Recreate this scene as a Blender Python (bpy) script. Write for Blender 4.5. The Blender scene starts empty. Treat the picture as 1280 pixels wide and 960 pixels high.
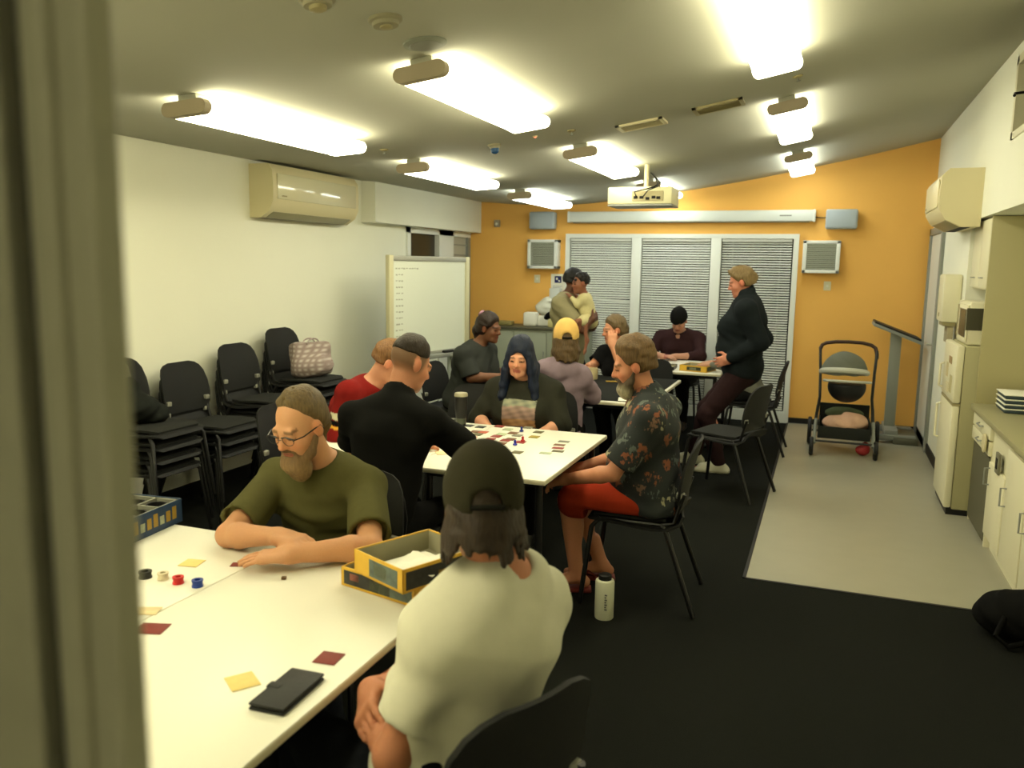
import bpy, bmesh, math, random, time
import numpy as np
from mathutils import Vector, Matrix
random.seed(7)
T0 = time.time()
S = bpy.context.scene
COL = S.collection
# ------------------------------------------------------------------ camera
FPX, EYE = 1035.0, 1.68
CX = Vector((0.93437595, 0.35597092, 0.01504309))     # camera right in the room
CD = Vector((0.06465938, -0.1278991, -0.98967721))    # camera down
CF = Vector((-0.35037231, 0.92570326, -0.1425227))    # camera forward
cam_d = bpy.data.cameras.new('camera')
cam = bpy.data.objects.new('camera', cam_d); COL.objects.link(cam)
m = Matrix.Identity(4)
for r in range(3):
    m[r][0] = CX[r]; m[r][1] = -CD[r]; m[r][2] = -CF[r]
m[2][3] = EYE
cam.matrix_world = m
cam_d.sensor_width = 36.0
cam_d.lens = FPX / 1280 * 36
cam_d.clip_start = 0.02
cam_d.dof.use_dof = True
cam_d.dof.focus_distance = 4.0
cam_d.dof.aperture_fstop = 3.2
S.camera = cam
# ------------------------------------------------------------------ world, exposure
w = bpy.data.worlds.new('world'); S.world = w; w.use_nodes = True
w.node_tree.nodes['Background'].inputs[0].default_value = (0.01, 0.012, 0.02, 1)
w.node_tree.nodes['Background'].inputs[1].default_value = 0.3
S.view_settings.view_transform = 'Standard'
S.view_settings.look = 'None'
S.view_settings.gamma = 1
S.view_settings.use_curve_mapping = False
S.view_settings.exposure = 0.18
LAMP = 17.0        # strength of the fluorescent diffusers

def at(px, py, y=None, z=None, x=None):
    """a point of the room seen at a photo position, on a plane x=, y= or z="""
    d = CX * (px - 640) + CD * (py - 480) + CF * FPX
    t = (y / d.y) if y is not None else ((z - EYE) / d.z if z is not None else x / d.x)
    return Vector((0, 0, EYE)) + d * t

# ------------------------------------------------------------------ materials
def lin(c):
    return tuple((v / 12.92 if v <= 0.04045 else ((v + 0.055) / 1.055) ** 2.4) for v in c)
MATS = {}
def mat(name, rgb, rough=0.6, bump=0.0, scale=60, var=0.0, metal=0.0, stretch=None, spec=0.4, vscale=None, coat=0, sss=0):
    if name in MATS: return MATS[name]
    mt = bpy.data.materials.new(name); mt.use_nodes = True
    nt = mt.node_tree; b = nt.nodes['Principled BSDF']
    b.inputs['Roughness'].default_value = rough
    b.inputs['Metallic'].default_value = metal
    b.inputs['Specular IOR Level'].default_value = spec
    b.inputs['Coat Weight'].default_value = coat
    tc = nt.nodes.new('ShaderNodeTexCoord'); mp = nt.nodes.new('ShaderNodeMapping')
    nt.links.new(tc.outputs['Object'], mp.inputs[0])
    if stretch: mp.inputs['Scale'].default_value = stretch
    if rgb == 'attr':
        at_ = nt.nodes.new('ShaderNodeAttribute'); at_.attribute_name = 'Col'
        src = at_.outputs['Color']
    else:
        c = nt.nodes.new('ShaderNodeRGB'); c.outputs[0].default_value = (*lin(rgb), 1); src = c.outputs[0]
    no = nt.nodes.new('ShaderNodeTexNoise'); no.inputs['Scale'].default_value = vscale or scale
    no.inputs['Detail'].default_value = 4; nt.links.new(mp.outputs[0], no.inputs['Vector'])
    hs = nt.nodes.new('ShaderNodeHueSaturation')
    mr = nt.nodes.new('ShaderNodeMapRange'); mr.inputs[1].default_value = 0.25; mr.inputs[2].default_value = 0.75
    mr.inputs[3].default_value = 1 - var; mr.inputs[4].default_value = 1 + var
    nt.links.new(no.outputs['Fac'], mr.inputs[0]); nt.links.new(mr.outputs[0], hs.inputs['Value'])
    nt.links.new(src, hs.inputs['Color']); nt.links.new(hs.outputs[0], b.inputs['Base Color'])
    if bump:
        n2 = nt.nodes.new('ShaderNodeTexNoise'); n2.inputs['Scale'].default_value = scale; n2.inputs['Detail'].default_value = 5
        nt.links.new(mp.outputs[0], n2.inputs['Vector'])
        bp = nt.nodes.new('ShaderNodeBump'); bp.inputs['Strength'].default_value = bump; bp.inputs['Distance'].default_value = 0.004
        nt.links.new(n2.outputs['Fac'], bp.inputs['Height']); nt.links.new(bp.outputs[0], b.inputs['Normal'])
    if sss:
        b.inputs['Subsurface Weight'].default_value = sss
        b.inputs['Subsurface Radius'].default_value = (0.02, 0.008, 0.004); b.inputs['Subsurface Scale'].default_value = 0.3
    MATS[name] = mt
    return mt
def emis(name, rgb, strength):
    mt = bpy.data.materials.new(name); mt.use_nodes = True; nt = mt.node_tree
    b = nt.nodes['Principled BSDF']; b.inputs['Base Color'].default_value = (0.8, 0.8, 0.8, 1)
    b.inputs['Emission Color'].default_value = (*rgb, 1); b.inputs['Emission Strength'].default_value = strength
    MATS[name] = mt
    return mt
def glass(name, rgb, rough=0.05):
    mt = mat(name, rgb, rough, spec=0.5); b = mt.node_tree.nodes['Principled BSDF']
    b.inputs['Transmission Weight'].default_value = 0.9
    return mt

# ------------------------------------------------------------------ mesh building
class MB:
    def __init__(s): s.v = []; s.f = []
    def add(s, vs, fs):
        o = len(s.v); s.v += [tuple(v) for v in vs]; s.f += [tuple(i + o for i in f) for f in fs]; return s
    def box(s, lo, hi, bev=0.0, M=None):
        x0, y0, z0 = lo; x1, y1, z1 = hi
        if bev <= 0:
            vs = [(x, y, z) for x in (x0, x1) for y in (y0, y1) for z in (z0, z1)]
            fs = [(0, 1, 3, 2), (4, 6, 7, 5), (0, 4, 5, 1), (2, 3, 7, 6), (0, 2, 6, 4), (1, 5, 7, 3)]
        else:
            bm = bmesh.new(); bmesh.ops.create_cube(bm, size=1)
            for v in bm.verts:
                v.co = Vector(((x0 + x1) / 2 + v.co.x * (x1 - x0), (y0 + y1) / 2 + v.co.y * (y1 - y0), (z0 + z1) / 2 + v.co.z * (z1 - z0)))
            bmesh.ops.bevel(bm, geom=bm.edges[:], offset=min(bev, abs(x1-x0)*.49, abs(y1-y0)*.49, abs(z1-z0)*.49), segments=2, affect='EDGES', profile=0.5)
            bm.verts.index_update(); vs = [v.co.copy() for v in bm.verts]; fs = [[v.index for v in f.verts] for f in bm.faces]; bm.free()
        if M is not None: vs = [M @ Vector(v) for v in vs]
        return s.add(vs, fs)
    def tube(s, pts, r, n=10, cap=True):
        pts = [Vector(p) for p in pts]; rs = r if isinstance(r, (list, tuple)) else [r] * len(pts)
        vs = []; fs = []; ref = None
        for i, p in enumerate(pts):
            t = (pts[min(i + 1, len(pts) - 1)] - pts[max(i - 1, 0)]).normalized()
            if ref is None: ref = Vector((0, 0, 1)) if abs(t.z) < 0.9 else Vector((1, 0, 0))
            a = t.cross(ref).normalized(); b = t.cross(a); ref = a.cross(t)
            for k in range(n):
                an = 2 * math.pi * k / n; vs.append(p + (a * math.cos(an) + b * math.sin(an)) * rs[i])
        for i in range(len(pts) - 1):
            for k in range(n):
                k2 = (k + 1) % n; fs.append((i * n + k, i * n + k2, (i + 1) * n + k2, (i + 1) * n + k))
        if cap: fs.append(tuple(range(n))[::-1]); fs.append(tuple((len(pts) - 1) * n + k for k in range(n)))
        return s.add(vs, fs)
    def lathe(s, c, prof, n=24, M=None):
        vs = []; fs = []; c = Vector(c)
        for r, z in prof:
            for k in range(n):
                an = 2 * math.pi * k / n; v = Vector((r * math.cos(an), r * math.sin(an), z))
                vs.append((M @ v if M is not None else v) + c)
        for i in range(len(prof) - 1):
            for k in range(n):
                k2 = (k + 1) % n; fs.append((i * n + k, i * n + k2, (i + 1) * n + k2, (i + 1) * n + k))
        fs.append(tuple(range(n))[::-1]); fs.append(tuple((len(prof) - 1) * n + k for k in range(n)))
        return s.add(vs, fs)
    def prism(s, poly, lo, hi, axis='y', M=None):
        n = len(poly); vs = []
        for h in (lo, hi):
            for a, b in poly:
                v = {'y': (a, h, b), 'x': (h, a, b), 'z': (a, b, h)}[axis]; vs.append(M @ Vector(v) if M is not None else v)
        fs = [tuple(range(n)), tuple(range(2 * n - 1, n - 1, -1))] + [(i, i + n, (i + 1) % n + n, (i + 1) % n) for i in range(n)]
        return s.add(vs, fs)
    def build(s, name, mt, parent=None, smooth=True):
        me = bpy.data.meshes.new(name); me.from_pydata(s.v, [], s.f)
        bm = bmesh.new(); bm.from_mesh(me); bmesh.ops.recalc_face_normals(bm, faces=bm.faces); bm.to_mesh(me); bm.free()
        me.materials.append(mt); o = bpy.data.objects.new(name, me); COL.objects.link(o)
        if smooth:
            for p in me.polygons: p.use_smooth = True
            try: me.set_sharp_from_angle(angle=math.radians(38))
            except Exception: pass
        if parent is not None: o.parent = parent
        return o
def tag(o, label=None, cat=None, group=None, kind=None):
    if label: o['label'] = label
    if cat: o['category'] = cat
    if group: o['group'] = group
    if kind: o['kind'] = kind
    return o
def empty(name, loc, rz=0.0, label=None, cat=None, group=None):
    o = bpy.data.objects.new(name, None); COL.objects.link(o); o.empty_display_size = 0.1
    o.location = loc; o.rotation_euler = (0, 0, rz); return tag(o, label, cat, group)
def struct(name, mb, mt, smooth=False):
    return tag(mb.build(name, mt, None, smooth), kind='structure')
def copy_tree(o, parent=None):
    c = o.copy(); COL.objects.link(c); c.parent = parent
    for ch in [q for q in ALLCH(o)]: copy_tree(ch, c)
    return c
def ALLCH(o): return [q for q in COL.objects if q.parent == o]
def inv(o, parent):           # parent keeping world coordinates (parts built in world space)
    o.parent = parent; o.matrix_parent_inverse = (Matrix.Translation(parent.location) @ Matrix.Rotation(parent.rotation_euler.z, 4, 'Z')).inverted(); return o

# material library
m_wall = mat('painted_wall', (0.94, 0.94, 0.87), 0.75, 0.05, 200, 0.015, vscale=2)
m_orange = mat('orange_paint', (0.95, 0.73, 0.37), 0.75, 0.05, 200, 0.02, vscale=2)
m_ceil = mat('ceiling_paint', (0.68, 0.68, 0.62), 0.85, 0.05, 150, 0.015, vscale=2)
m_carpet = mat('carpet_pile', (0.115, 0.12, 0.11), 1.0, 1.0, 260, 0.25, spec=0.05)
m_vinyl = mat('vinyl_floor', (0.60, 0.59, 0.52), 0.38, 0.03, 90, 0.03, vscale=6, spec=0.4)
m_white = mat('white_laminate', (0.93, 0.92, 0.86), 0.35, spec=0.4)
m_edge = mat('table_edge', (0.80, 0.77, 0.66), 0.5)
m_cream = mat('cream_plastic', (0.86, 0.82, 0.66), 0.45)
m_creamd = mat('cream_plastic_dark', (0.62, 0.58, 0.42), 0.5)
m_black = mat('black_plastic', (0.07, 0.07, 0.07), 0.5, 0.1, 120)
m_chair = mat('chair_shell_charcoal', (0.07, 0.073, 0.07), 0.7, 0.35, 260)
m_cfab = mat('chair_seat_fabric', (0.105, 0.11, 0.10), 0.95, 0.6, 300, 0.12)
m_leg = mat('black_powder_steel', (0.06, 0.06, 0.06), 0.4)
m_clip = mat('chair_bracket_grey', (0.55, 0.55, 0.5), 0.4)
m_alu = mat('anodised_aluminium', (0.66, 0.66, 0.62), 0.4, metal=0.3)
m_grey = mat('grey_metal', (0.55, 0.56, 0.53), 0.5)
m_frame = mat('white_window_frame', (0.90, 0.91, 0.88), 0.5)
m_slat = mat('blind_slat', (0.86, 0.87, 0.84), 0.5)
m_night = mat('night_glass', (0.015, 0.017, 0.02), 0.12, spec=0.5)
m_spk = mat('speaker_grey', (0.70, 0.74, 0.76), 0.6)
m_skirt = mat('skirting_black', (0.07, 0.07, 0.07), 0.6)
m_jamb = mat('jamb_grey', (0.56, 0.55, 0.47), 0.5, 0.1, 30, 0.04)
m_dark = mat('dark_void', (0.04, 0.04, 0.035), 0.8)
m_cab = mat('cabinet_laminate', (0.88, 0.86, 0.74), 0.45)
m_paper = mat('paper_white', (0.92, 0.91, 0.85), 0.8)

# ------------------------------------------------------------------ ceiling curve
CZX = [-4.18, -4.01, -2.9, -2.07, -1.2, -.4, .4, .95, 1.7]; CZZ = [2.46, 2.42, 2.37, 2.46, 2.57, 2.71, 2.87, 3.0, 3.16]
def _cz(x): return float(np.interp(x, CZX, CZZ))
def cz(x): return sum(_cz(x + d) for d in (-.35, -.2, 0, .2, .35)) / 5
XL, XR, YB, YN = -4.18, 0.95, 9.5, -2.2
mb = MB(); nx = 60; xs = [XL - .1 + (XR + .2 - XL) * i / nx for i in range(nx + 1)]
for i in range(nx):
    a, b = xs[i], xs[i + 1]
    mb.add([(a, YN, cz(a)), (b, YN, cz(b)), (b, YB + .1, cz(b)), (a, YB + .1, cz(a)),
            (a, YN, cz(a) + .12), (b, YN, cz(b) + .12), (b, YB + .1, cz(b) + .12), (a, YB + .1, cz(a) + .12)],
           [(0, 1, 2, 3), (7, 6, 5, 4)])
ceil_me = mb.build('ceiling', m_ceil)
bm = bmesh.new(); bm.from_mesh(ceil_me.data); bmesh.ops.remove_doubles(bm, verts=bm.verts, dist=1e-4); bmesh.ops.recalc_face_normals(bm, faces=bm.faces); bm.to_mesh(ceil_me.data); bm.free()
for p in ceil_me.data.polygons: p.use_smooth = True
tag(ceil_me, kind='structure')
# floor: carpet, with the vinyl strip on the kitchen side
VX, VY = -0.33, 4.52
struct('floor', MB().box((XL - .1, YN, -.06), (VX, YB + .1, 0)).box((VX, YN, -.06), (XR + .75, VY, 0)), m_carpet)
o = struct('floor', MB().box((VX, VY, -.06), (XR + .75, YB + .1, 0.001)), m_vinyl)
struct('trim_1', MB().box((VX - .012, VY - .012, 0.0005), (VX + .006, YB, .004)).box((VX - .012, VY - .012, .0005), (XR, VY + .006, .004)), m_skirt)
# left wall with the glazed bay beyond the bulkhead
WL = XL
struct('wall_left', MB().box((WL - .12, YN, 0), (WL, 7.86, 2.6)).box((WL - .12, 7.86, 2.03), (WL, 8.95, 2.6)).box((WL - .12, 7.86, 0), (WL, 8.95, .9))
       .box((WL - .12, 8.95, 2.03), (WL, 9.5, 2.6)), m_wall)
struct('wall_left_bulkhead', MB().box((WL, 6.95, 2.06), (WL + .15, YB, 2.6)), m_wall)
struct('baseboard_left', MB().box((WL, YN, 0), (WL + .012, YB, .10)), m_skirt)
# back wall with the tall glazed opening
BX0, BX1, BZ = -2.93, -0.33, 2.05
struct('wall_back', MB().box((XL - .1, YB, 0), (BX0, YB + .12, 3.2)).box((BX1, YB, 0), (XR + .1, YB + .12, 3.2)).box((BX0, YB, BZ), (BX1, YB + .12, 3.2)), m_orange)
struct('baseboard_back', MB().box((XL, YB - .012, 0), (BX0, YB, .06)).box((BX1, YB - .012, 0), (XR, YB, .06)), m_skirt)
# right wall with the kitchen alcove
AY0, AY1, AZ = 3.7, 7.0, 2.05
HY0, HY1, HZ0, HZ1 = 4.6, 5.75, 2.45, 2.92     # high window
struct('wall_right', MB().box((XR, AY1, 0), (XR + .12, YB, 3.2)).box((XR, YN, 0), (XR + .12, AY0, 3.2))
       .box((XR, AY0, AZ), (XR + .12, AY1, HZ0)).box((XR, AY0, HZ1), (XR + .12, AY1, 3.3)).box((XR, AY0, HZ0), (XR + .12, HY0, HZ1)).box((XR, HY1, HZ0), (XR + .12, AY1, HZ1))
       .box((1.58, AY0, 0), (1.68, AY1, AZ)).box((XR + .12, AY1, 0), (1.68, AY1 + .1, AZ + .1)).box((XR + .12, AY0 - .1, 0), (1.68, AY0, AZ + .1)).box((XR + .12, AY0, AZ), (1.68, AY1, AZ + .1)), m_wall)
struct('baseboard_right', MB().box((XR - .012, AY1, 0), (XR, YB, .09)), m_skirt)
struct('wall_near', MB().box((XL - .1, YN - .12, 0), (XR + .1, YN, 3.2)), m_wall)
# partition to the left of the doorway, and its metal door jamb close to the lens
struct('wall_partition', MB().box((XL, .372, 0), (-.52, .44, 2.5)), m_wall)
struct('door_frame_1', MB().box((-.428, .350, 0), (-.3795, .372, 2.3), .003).box((-.418, .343, 0), (-.400, .352, 2.3), .003), m_jamb)
struct('door_frame_2', MB().box((-.520, .352, 0), (-.449, .380, 2.3), .003), m_jamb)
struct('trim_2', MB().box((-.450, .366, 0), (-.427, .372, 2.3)), m_dark)

# ------------------------------------------------------------------ back window with three venetian blinds
wf = empty('window_1', (0, YB, 0)); tag(wf, kind='structure')
def wpart(name, mb_, mt_): 
    o_ = mb_.build(name, mt_); return inv(o_, wf)
wpart('frame', MB().box((BX0, YB - .05, BZ - .05), (BX1, YB + .06, BZ)).box((BX0, YB - .05, 0.12), (BX0 + .05, YB + .06, BZ - .05)).box((BX1 - .055, YB - .05, 0.12), (BX1, YB + .06, BZ - .05)).box((BX0, YB - .05, 0), (BX1, YB + .06, .12)), m_frame)
for x0, x1 in ((-2.14, -2.03), (-1.25, -1.14)):
    wpart('mullion', MB().box((x0, YB - .05, .12), (x1, YB + .05, BZ - .05), .004), m_frame)
BL = [(-2.87, -2.15), (-2.02, -1.26), (-1.13, -0.40)]
for i, (x0, x1) in enumerate(BL):
    wpart('pane', MB().box((x0 - .02, YB + .03, .1), (x1 + .02, YB + .036, BZ - .03)), m_night)
    vb = empty('venetian_blind', ((x0 + x1) / 2, YB - .01, 0), 0, ['white venetian blind in the left third of the back window, behind the standing man',
        'white venetian blind in the middle third of the back window', 'white venetian blind in the right third of the back window, behind the standing woman'][i], 'blind', 'venetian blinds of the back window')
    hw = (x1 - x0) / 2
    MB().box((-hw, -.025, BZ - .085), (hw, .025, BZ - .055), .003).build('headrail', m_slat, vb)
    MB().box((-hw, -.012, .135), (hw, .012, .15), .003).build('bottom_rail', m_slat, vb)
    sm = None; a = math.radians(50 if i == 0 else 44 if i == 1 else 36)
    n_s = 66
    for k in range(n_s):
        z = .165 + k * (BZ - .1 - .165) / (n_s - 1)
        if sm is None:
            mbs = MB(); c_, s_ = math.cos(a) * .0125, math.sin(a) * .0125
            mbs.add([(-hw, -c_, -s_), (hw, -c_, -s_), (hw, 0, .0015), (-hw, 0, .0015), (hw, c_, s_), (-hw, c_, s_),
                     (-hw, -c_, -s_ - .001), (hw, -c_, -s_ - .001), (hw, 0, .0005), (-hw, 0, .0005), (hw, c_, s_ - .001), (-hw, c_, s_ - .001)],
                    [(0, 1, 2, 3), (3, 2, 4, 5), (9, 8, 7, 6), (11, 10, 8, 9), (0, 6, 7, 1), (5, 4, 10, 11)])
            so = mbs.build('slat', m_slat, vb); sm = so.data
        else:
            so = bpy.data.objects.new('slat', sm); COL.objects.link(so); so.parent = vb
        so.location = (0, 0, z)
        if i == 0 and k == 41: so.rotation_euler = (math.radians(18), math.radians(1.2), 0)
    for sx in (-.25, .25):
        MB().tube([(sx, -.016, .14), (sx, -.016, BZ - .08)], .0012, 5).build('ladder_cord', m_slat, vb)

# left window bay (dark pane, then louvres) beyond the whiteboard
wl = empty('window_2', (WL, 8.5, 0)); tag(wl, kind='structure')
def lp(name, mb_, mt_): return inv(mb_.build(name, mt_), wl)
lp('frame', MB().box((WL - .06, 7.84, .88), (WL + .02, 7.91, 2.06)).box((WL - .06, 8.60, .02), (WL + .02, 8.98, 2.06)).box((WL - .06, 7.84, 2.0), (WL + .02, 9.48, 2.06)).box((WL - .06, 7.84, .88), (WL + .02, 8.9, .94)), m_frame)
lp('pane', MB().box((WL - .05, 7.91, .94), (WL - .04, 8.60, 2.0)), mat('brown_night_pane', (0.20, 0.18, 0.13), 0.3))
dr = empty('door_1', (WL, 9.2, 0)); tag(dr, kind='structure')
inv(MB().box((WL - .05, 8.98, .02), (WL - .02, 9.46, 2.0)).build('panel', mat('side_door_grey', (0.72, 0.72, 0.66), .5)), dr)
inv(MB().box((WL - .02, 9.42, .02), (WL + .01, 9.5, 2.02)).build('door_frame', m_grey), dr)
for z in (1.28, 1.36, 1.62, 1.78, 1.9):
    inv(MB().box((WL - .022, 9.0, z), (WL - .006, 9.42, z + .012)).build('rail', m_grey), dr)
inv(MB().tube([(WL + .005, 9.36, 1.05), (WL + .04, 9.36, 1.05), (WL + .04, 9.26, 1.05)], .009, 8).build('handle', m_alu), dr)

# right door beyond the air conditioner
d2 = empty('door_2', (XR, 8.9, 0)); tag(d2, kind='structure')
inv(MB().box((XR - .03, 8.45, 0), (XR, 8.53, 2.1), .004).box((XR - .03, 9.38, 0), (XR, 9.48, 2.1), .004).box((XR - .03, 8.45, 2.03), (XR, 9.48, 2.1), .004).build('door_frame', m_grey), d2)
inv(MB().box((XR - .012, 8.53, .01), (XR - .002, 9.38, 2.03)).build('panel', mat('door_white', (0.86, 0.87, 0.84), .5)), d2)
inv(MB().tube([(XR - .012, 8.62, 1.0), (XR - .06, 8.62, 1.0), (XR - .06, 8.74, 1.0)], .010, 8).build('handle', m_alu), d2)
# high window over the alcove
hw_ = empty('window_3', (XR, 5.2, HZ0)); tag(hw_, kind='structure')
inv(MB().box((XR - .01, HY0, HZ0), (XR + .10, HY0 + .05, HZ1)).box((XR - .01, HY1 - .05, HZ0), (XR + .10, HY1, HZ1)).box((XR - .01, HY0, HZ1 - .05), (XR + .10, HY1, HZ1)).box((XR - .01, HY0, HZ0), (XR + .10, HY1, HZ0 + .04)).build('frame', m_cab), hw_)
inv(MB().box((XR + .08, HY0, HZ0), (XR + .09, HY1, HZ1)).build('pane', m_night), hw_)
inv(MB().tube([(XR + .05, 5.62, 2.70), (XR - .04, 5.55, 2.68), (XR - .05, 5.5, 2.66)], .008, 8).tube([(XR + .05, 5.45, 2.60), (XR + .05, 5.62, 2.72)], .012, 8).build('winder', m_leg), hw_)

# ------------------------------------------------------------------ ceiling lights
WARM, MID, COOL = (1.0, 0.93, 0.62), (1.0, 0.95, 0.70), (0.95, 1.0, 0.90)
LIGHTS = [  # x, y0, y1, colour, label
 (-2.68, 2.98, 4.32, WARM, 'left', 'lit fluorescent ceiling light nearest the camera on the left, above the stacked chairs'),
 (-1.62, 3.15, 4.50, WARM, 'mid', 'large lit fluorescent ceiling light above the man in black, left of centre'),
 (-2.74, 5.22, 6.55, MID, 'left', 'lit fluorescent ceiling light second along the left row, beside the air conditioner'),
 (-2.80, 7.50, 8.85, COOL, 'left', 'lit fluorescent ceiling light farthest along the left row, above the small wall speaker'),
 (-1.66, 5.62, 6.98, MID, 'mid', 'lit fluorescent ceiling light directly in front of the projector'),
 (-1.68, 8.02, 9.30, COOL, 'mid', 'lit fluorescent ceiling light just behind the projector near the back wall'),
 (-0.31, 3.05, 4.48, WARM, 'right', 'big bright fluorescent ceiling light cut by the top edge of the picture'),
 (-0.31, 5.50, 6.85, MID, 'right', 'lit fluorescent ceiling light second along the right row'),
 (-0.33, 7.95, 9.20, COOL, 'right', 'lit fluorescent ceiling light farthest along the right row by the orange wall'),
 (-2.68, 0.62, 1.95, WARM, 'left', 'lit fluorescent ceiling light above the near tables, left row'),
 (-1.62, 0.40, 1.45, WARM, 'mid', 'lit fluorescent ceiling light above the near tables, middle row'),
 (-0.31, -2.05, -0.75, WARM, 'right', 'added ceiling light out of view behind the camera, brightens the door jamb'),  # unseen extra light, added to brighten the door jamb
]
m_cap = mat('lamp_end_cap', (0.66, 0.61, 0.52), 0.6)
for lx, y0, y1, colr, row, lab in LIGHTS:
    sl = math.atan((cz(lx + .15) - cz(lx - .15)) / .3)
    z = cz(lx) - .062
    L = empty('ceiling_light', (lx, y0, z), 0, lab, 'light', 'fluorescent ceiling lights')
    L.rotation_euler = (0, -sl, 0)
    me_ = MATS.get('lamp_%.2f' % colr[2]) or emis('lamp_%.2f' % colr[2], colr, LAMP * (0.55 if colr is COOL else 0.8 if colr is MID else 1))
    hw, hh = .120, .032
    def pill(r=1.0): return [(hw * r - hh + hh * math.cos(t), hh * r * math.sin(t)) if abs(t) <= math.pi / 2 else (-(hw * r - hh) + hh * math.cos(t), hh * r * math.sin(t)) for t in [math.pi * (k / 8 - .5) for k in range(9)] + [math.pi * (k / 8 + .5) for k in range(9)]]
    MB().prism(pill(.97), .045, y1 - y0 - .045, 'y').build('diffuser', me_, L)
    for a_, b_ in ((0, .045), (y1 - y0 - .045, y1 - y0)):
        MB().prism(pill(), a_, b_, 'y').build('end_cap', m_cap if a_ == 0 else me_, L)  # far cap is given the diffuser's glow in place of the beige
    MB().box((-.05, .03, hh * .8), (.05, y1 - y0 - .03, .062), .004).build('base', m_ceil, L)
# ------------------------------------------------------------------ figures: signed distance fields turned into one smooth surface
V3 = lambda p: np.array([p[0], p[1], p[2]], np.float32)
def nrm(v): v = np.array(v, float); return v / (np.linalg.norm(v) + 1e-9)
def frame(f, u=(0, 0, 1)):
    f = nrm(f); r = nrm(np.cross(f, u)); return r, f, np.cross(r, f)     # right, forward, up
class Field:
    def __init__(s): s.p = []
    def _add(s, fn, lo, hi, k, op): s.p.append((fn, np.array(lo, float), np.array(hi, float), k, op)); return s
    def cap(s, a, b, ra, rb=None, k=.02, op='+'):
        rb = ra if rb is None else rb; a = V3(a); b = V3(b); ab = b - a; L2 = float(ab @ ab) + 1e-9; R = max(ra, rb)
        def fn(X, Y, Z):
            t = np.clip(((X - a[0]) * ab[0] + (Y - a[1]) * ab[1] + (Z - a[2]) * ab[2]) / L2, 0, 1)
            return np.sqrt((X - a[0] - t * ab[0]) ** 2 + (Y - a[1] - t * ab[1]) ** 2 + (Z - a[2] - t * ab[2]) ** 2) - (ra + (rb - ra) * t)
        return s._add(fn, np.minimum(a, b) - R, np.maximum(a, b) + R, k, op)
    def chain(s, pts, rs, k=.02, op='+'):
        for i in range(len(pts) - 1): s.cap(pts[i], pts[i + 1], rs[i], rs[i + 1], k, op)
        return s
    def ell(s, c, rad, F=None, k=.02, op='+'):
        c = V3(c); rad = np.array(rad, np.float32); F = F or (np.array([1., 0, 0]), np.array([0, 1., 0]), np.array([0, 0, 1.]))
        r_, f_, u_ = [np.array(q, np.float32) for q in F]
        ext = np.abs(r_) * rad[0] + np.abs(f_) * rad[1] + np.abs(u_) * rad[2]
        def fn(X, Y, Z):
            x, y, z = X - c[0], Y - c[1], Z - c[2]
            q = [(x * v[0] + y * v[1] + z * v[2]) / rad[i] for i, v in enumerate((r_, f_, u_))]
            k0 = np.sqrt(q[0] ** 2 + q[1] ** 2 + q[2] ** 2) + 1e-6
            k1 = np.sqrt((q[0] / rad[0]) ** 2 + (q[1] / rad[1]) ** 2 + (q[2] / rad[2]) ** 2) + 1e-6
            return k0 * (k0 - 1) / k1
        return s._add(fn, c - ext, c + ext, k, op)
    def rbox(s, c, half, rr, F, k=.01, op='+'):
        c = V3(c); r_, f_, u_ = [np.array(q, np.float32) for q in F]; half = np.array(half, np.float32)
        ext = np.abs(r_) * half[0] + np.abs(f_) * half[1] + np.abs(u_) * half[2]
        def fn(X, Y, Z):
            x, y, z = X - c[0], Y - c[1], Z - c[2]
            q = [np.abs(x * v[0] + y * v[1] + z * v[2]) - (half[i] - rr) for i, v in enumerate((r_, f_, u_))]
            return np.sqrt(np.maximum(q[0], 0) ** 2 + np.maximum(q[1], 0) ** 2 + np.maximum(q[2], 0) ** 2) + np.minimum(np.maximum(np.maximum(q[0], q[1]), q[2]), 0) - rr
        return s._add(fn, c - ext, c + ext, k, op)
    def ecap(s, a, b, wa, wb, right, k=.05, op='+'):      # elliptical capsule: (half width along right, half depth)
        a = V3(a); b = V3(b); ab = b - a; L2 = float(ab @ ab) + 1e-9; r_ = np.array(nrm(right), np.float32); R = max(*wa, *wb)
        def fn(X, Y, Z):
            t = np.clip(((X - a[0]) * ab[0] + (Y - a[1]) * ab[1] + (Z - a[2]) * ab[2]) / L2, 0, 1)
            x, y, z = X - a[0] - t * ab[0], Y - a[1] - t * ab[1], Z - a[2] - t * ab[2]
            qr = x * r_[0] + y * r_[1] + z * r_[2]; q2 = x * x + y * y + z * z - qr * qr
            W = wa[0] + (wb[0] - wa[0]) * t; D = wa[1] + (wb[1] - wa[1]) * t; q2 = np.maximum(q2, 0)
            k0 = np.sqrt(qr ** 2 / W ** 2 + q2 / D ** 2) + 1e-6; k1 = np.sqrt(qr ** 2 / W ** 4 + q2 / D ** 4) + 1e-6
            return k0 * (k0 - 1) / k1
        return s._add(fn, np.minimum(a, b) - R, np.maximum(a, b) + R, k, op)
    def sleeve(s, a, b, ra, rb, inner, k=.03):      # tapered sleeve with an open, hollow end at b
        a = V3(a); b = V3(b); ab = b - a; L = float(np.sqrt(ab @ ab)); n = ab / L; R = max(ra, rb)
        def fn(X, Y, Z):
            h = (X - a[0]) * n[0] + (Y - a[1]) * n[1] + (Z - a[2]) * n[2]; t = np.clip(h / L, 0, 1.2)
            d = np.sqrt((X - a[0] - t * ab[0]) ** 2 + (Y - a[1] - t * ab[1]) ** 2 + (Z - a[2] - t * ab[2]) ** 2)
            o = np.maximum(d - (ra + (rb - ra) * t), h - L)
            return np.where(h > L - .022, np.maximum(o, inner - d), o)
        return s._add(fn, np.minimum(a, b) - R - .02, np.maximum(a, b) + R + .02, k, '+')
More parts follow.
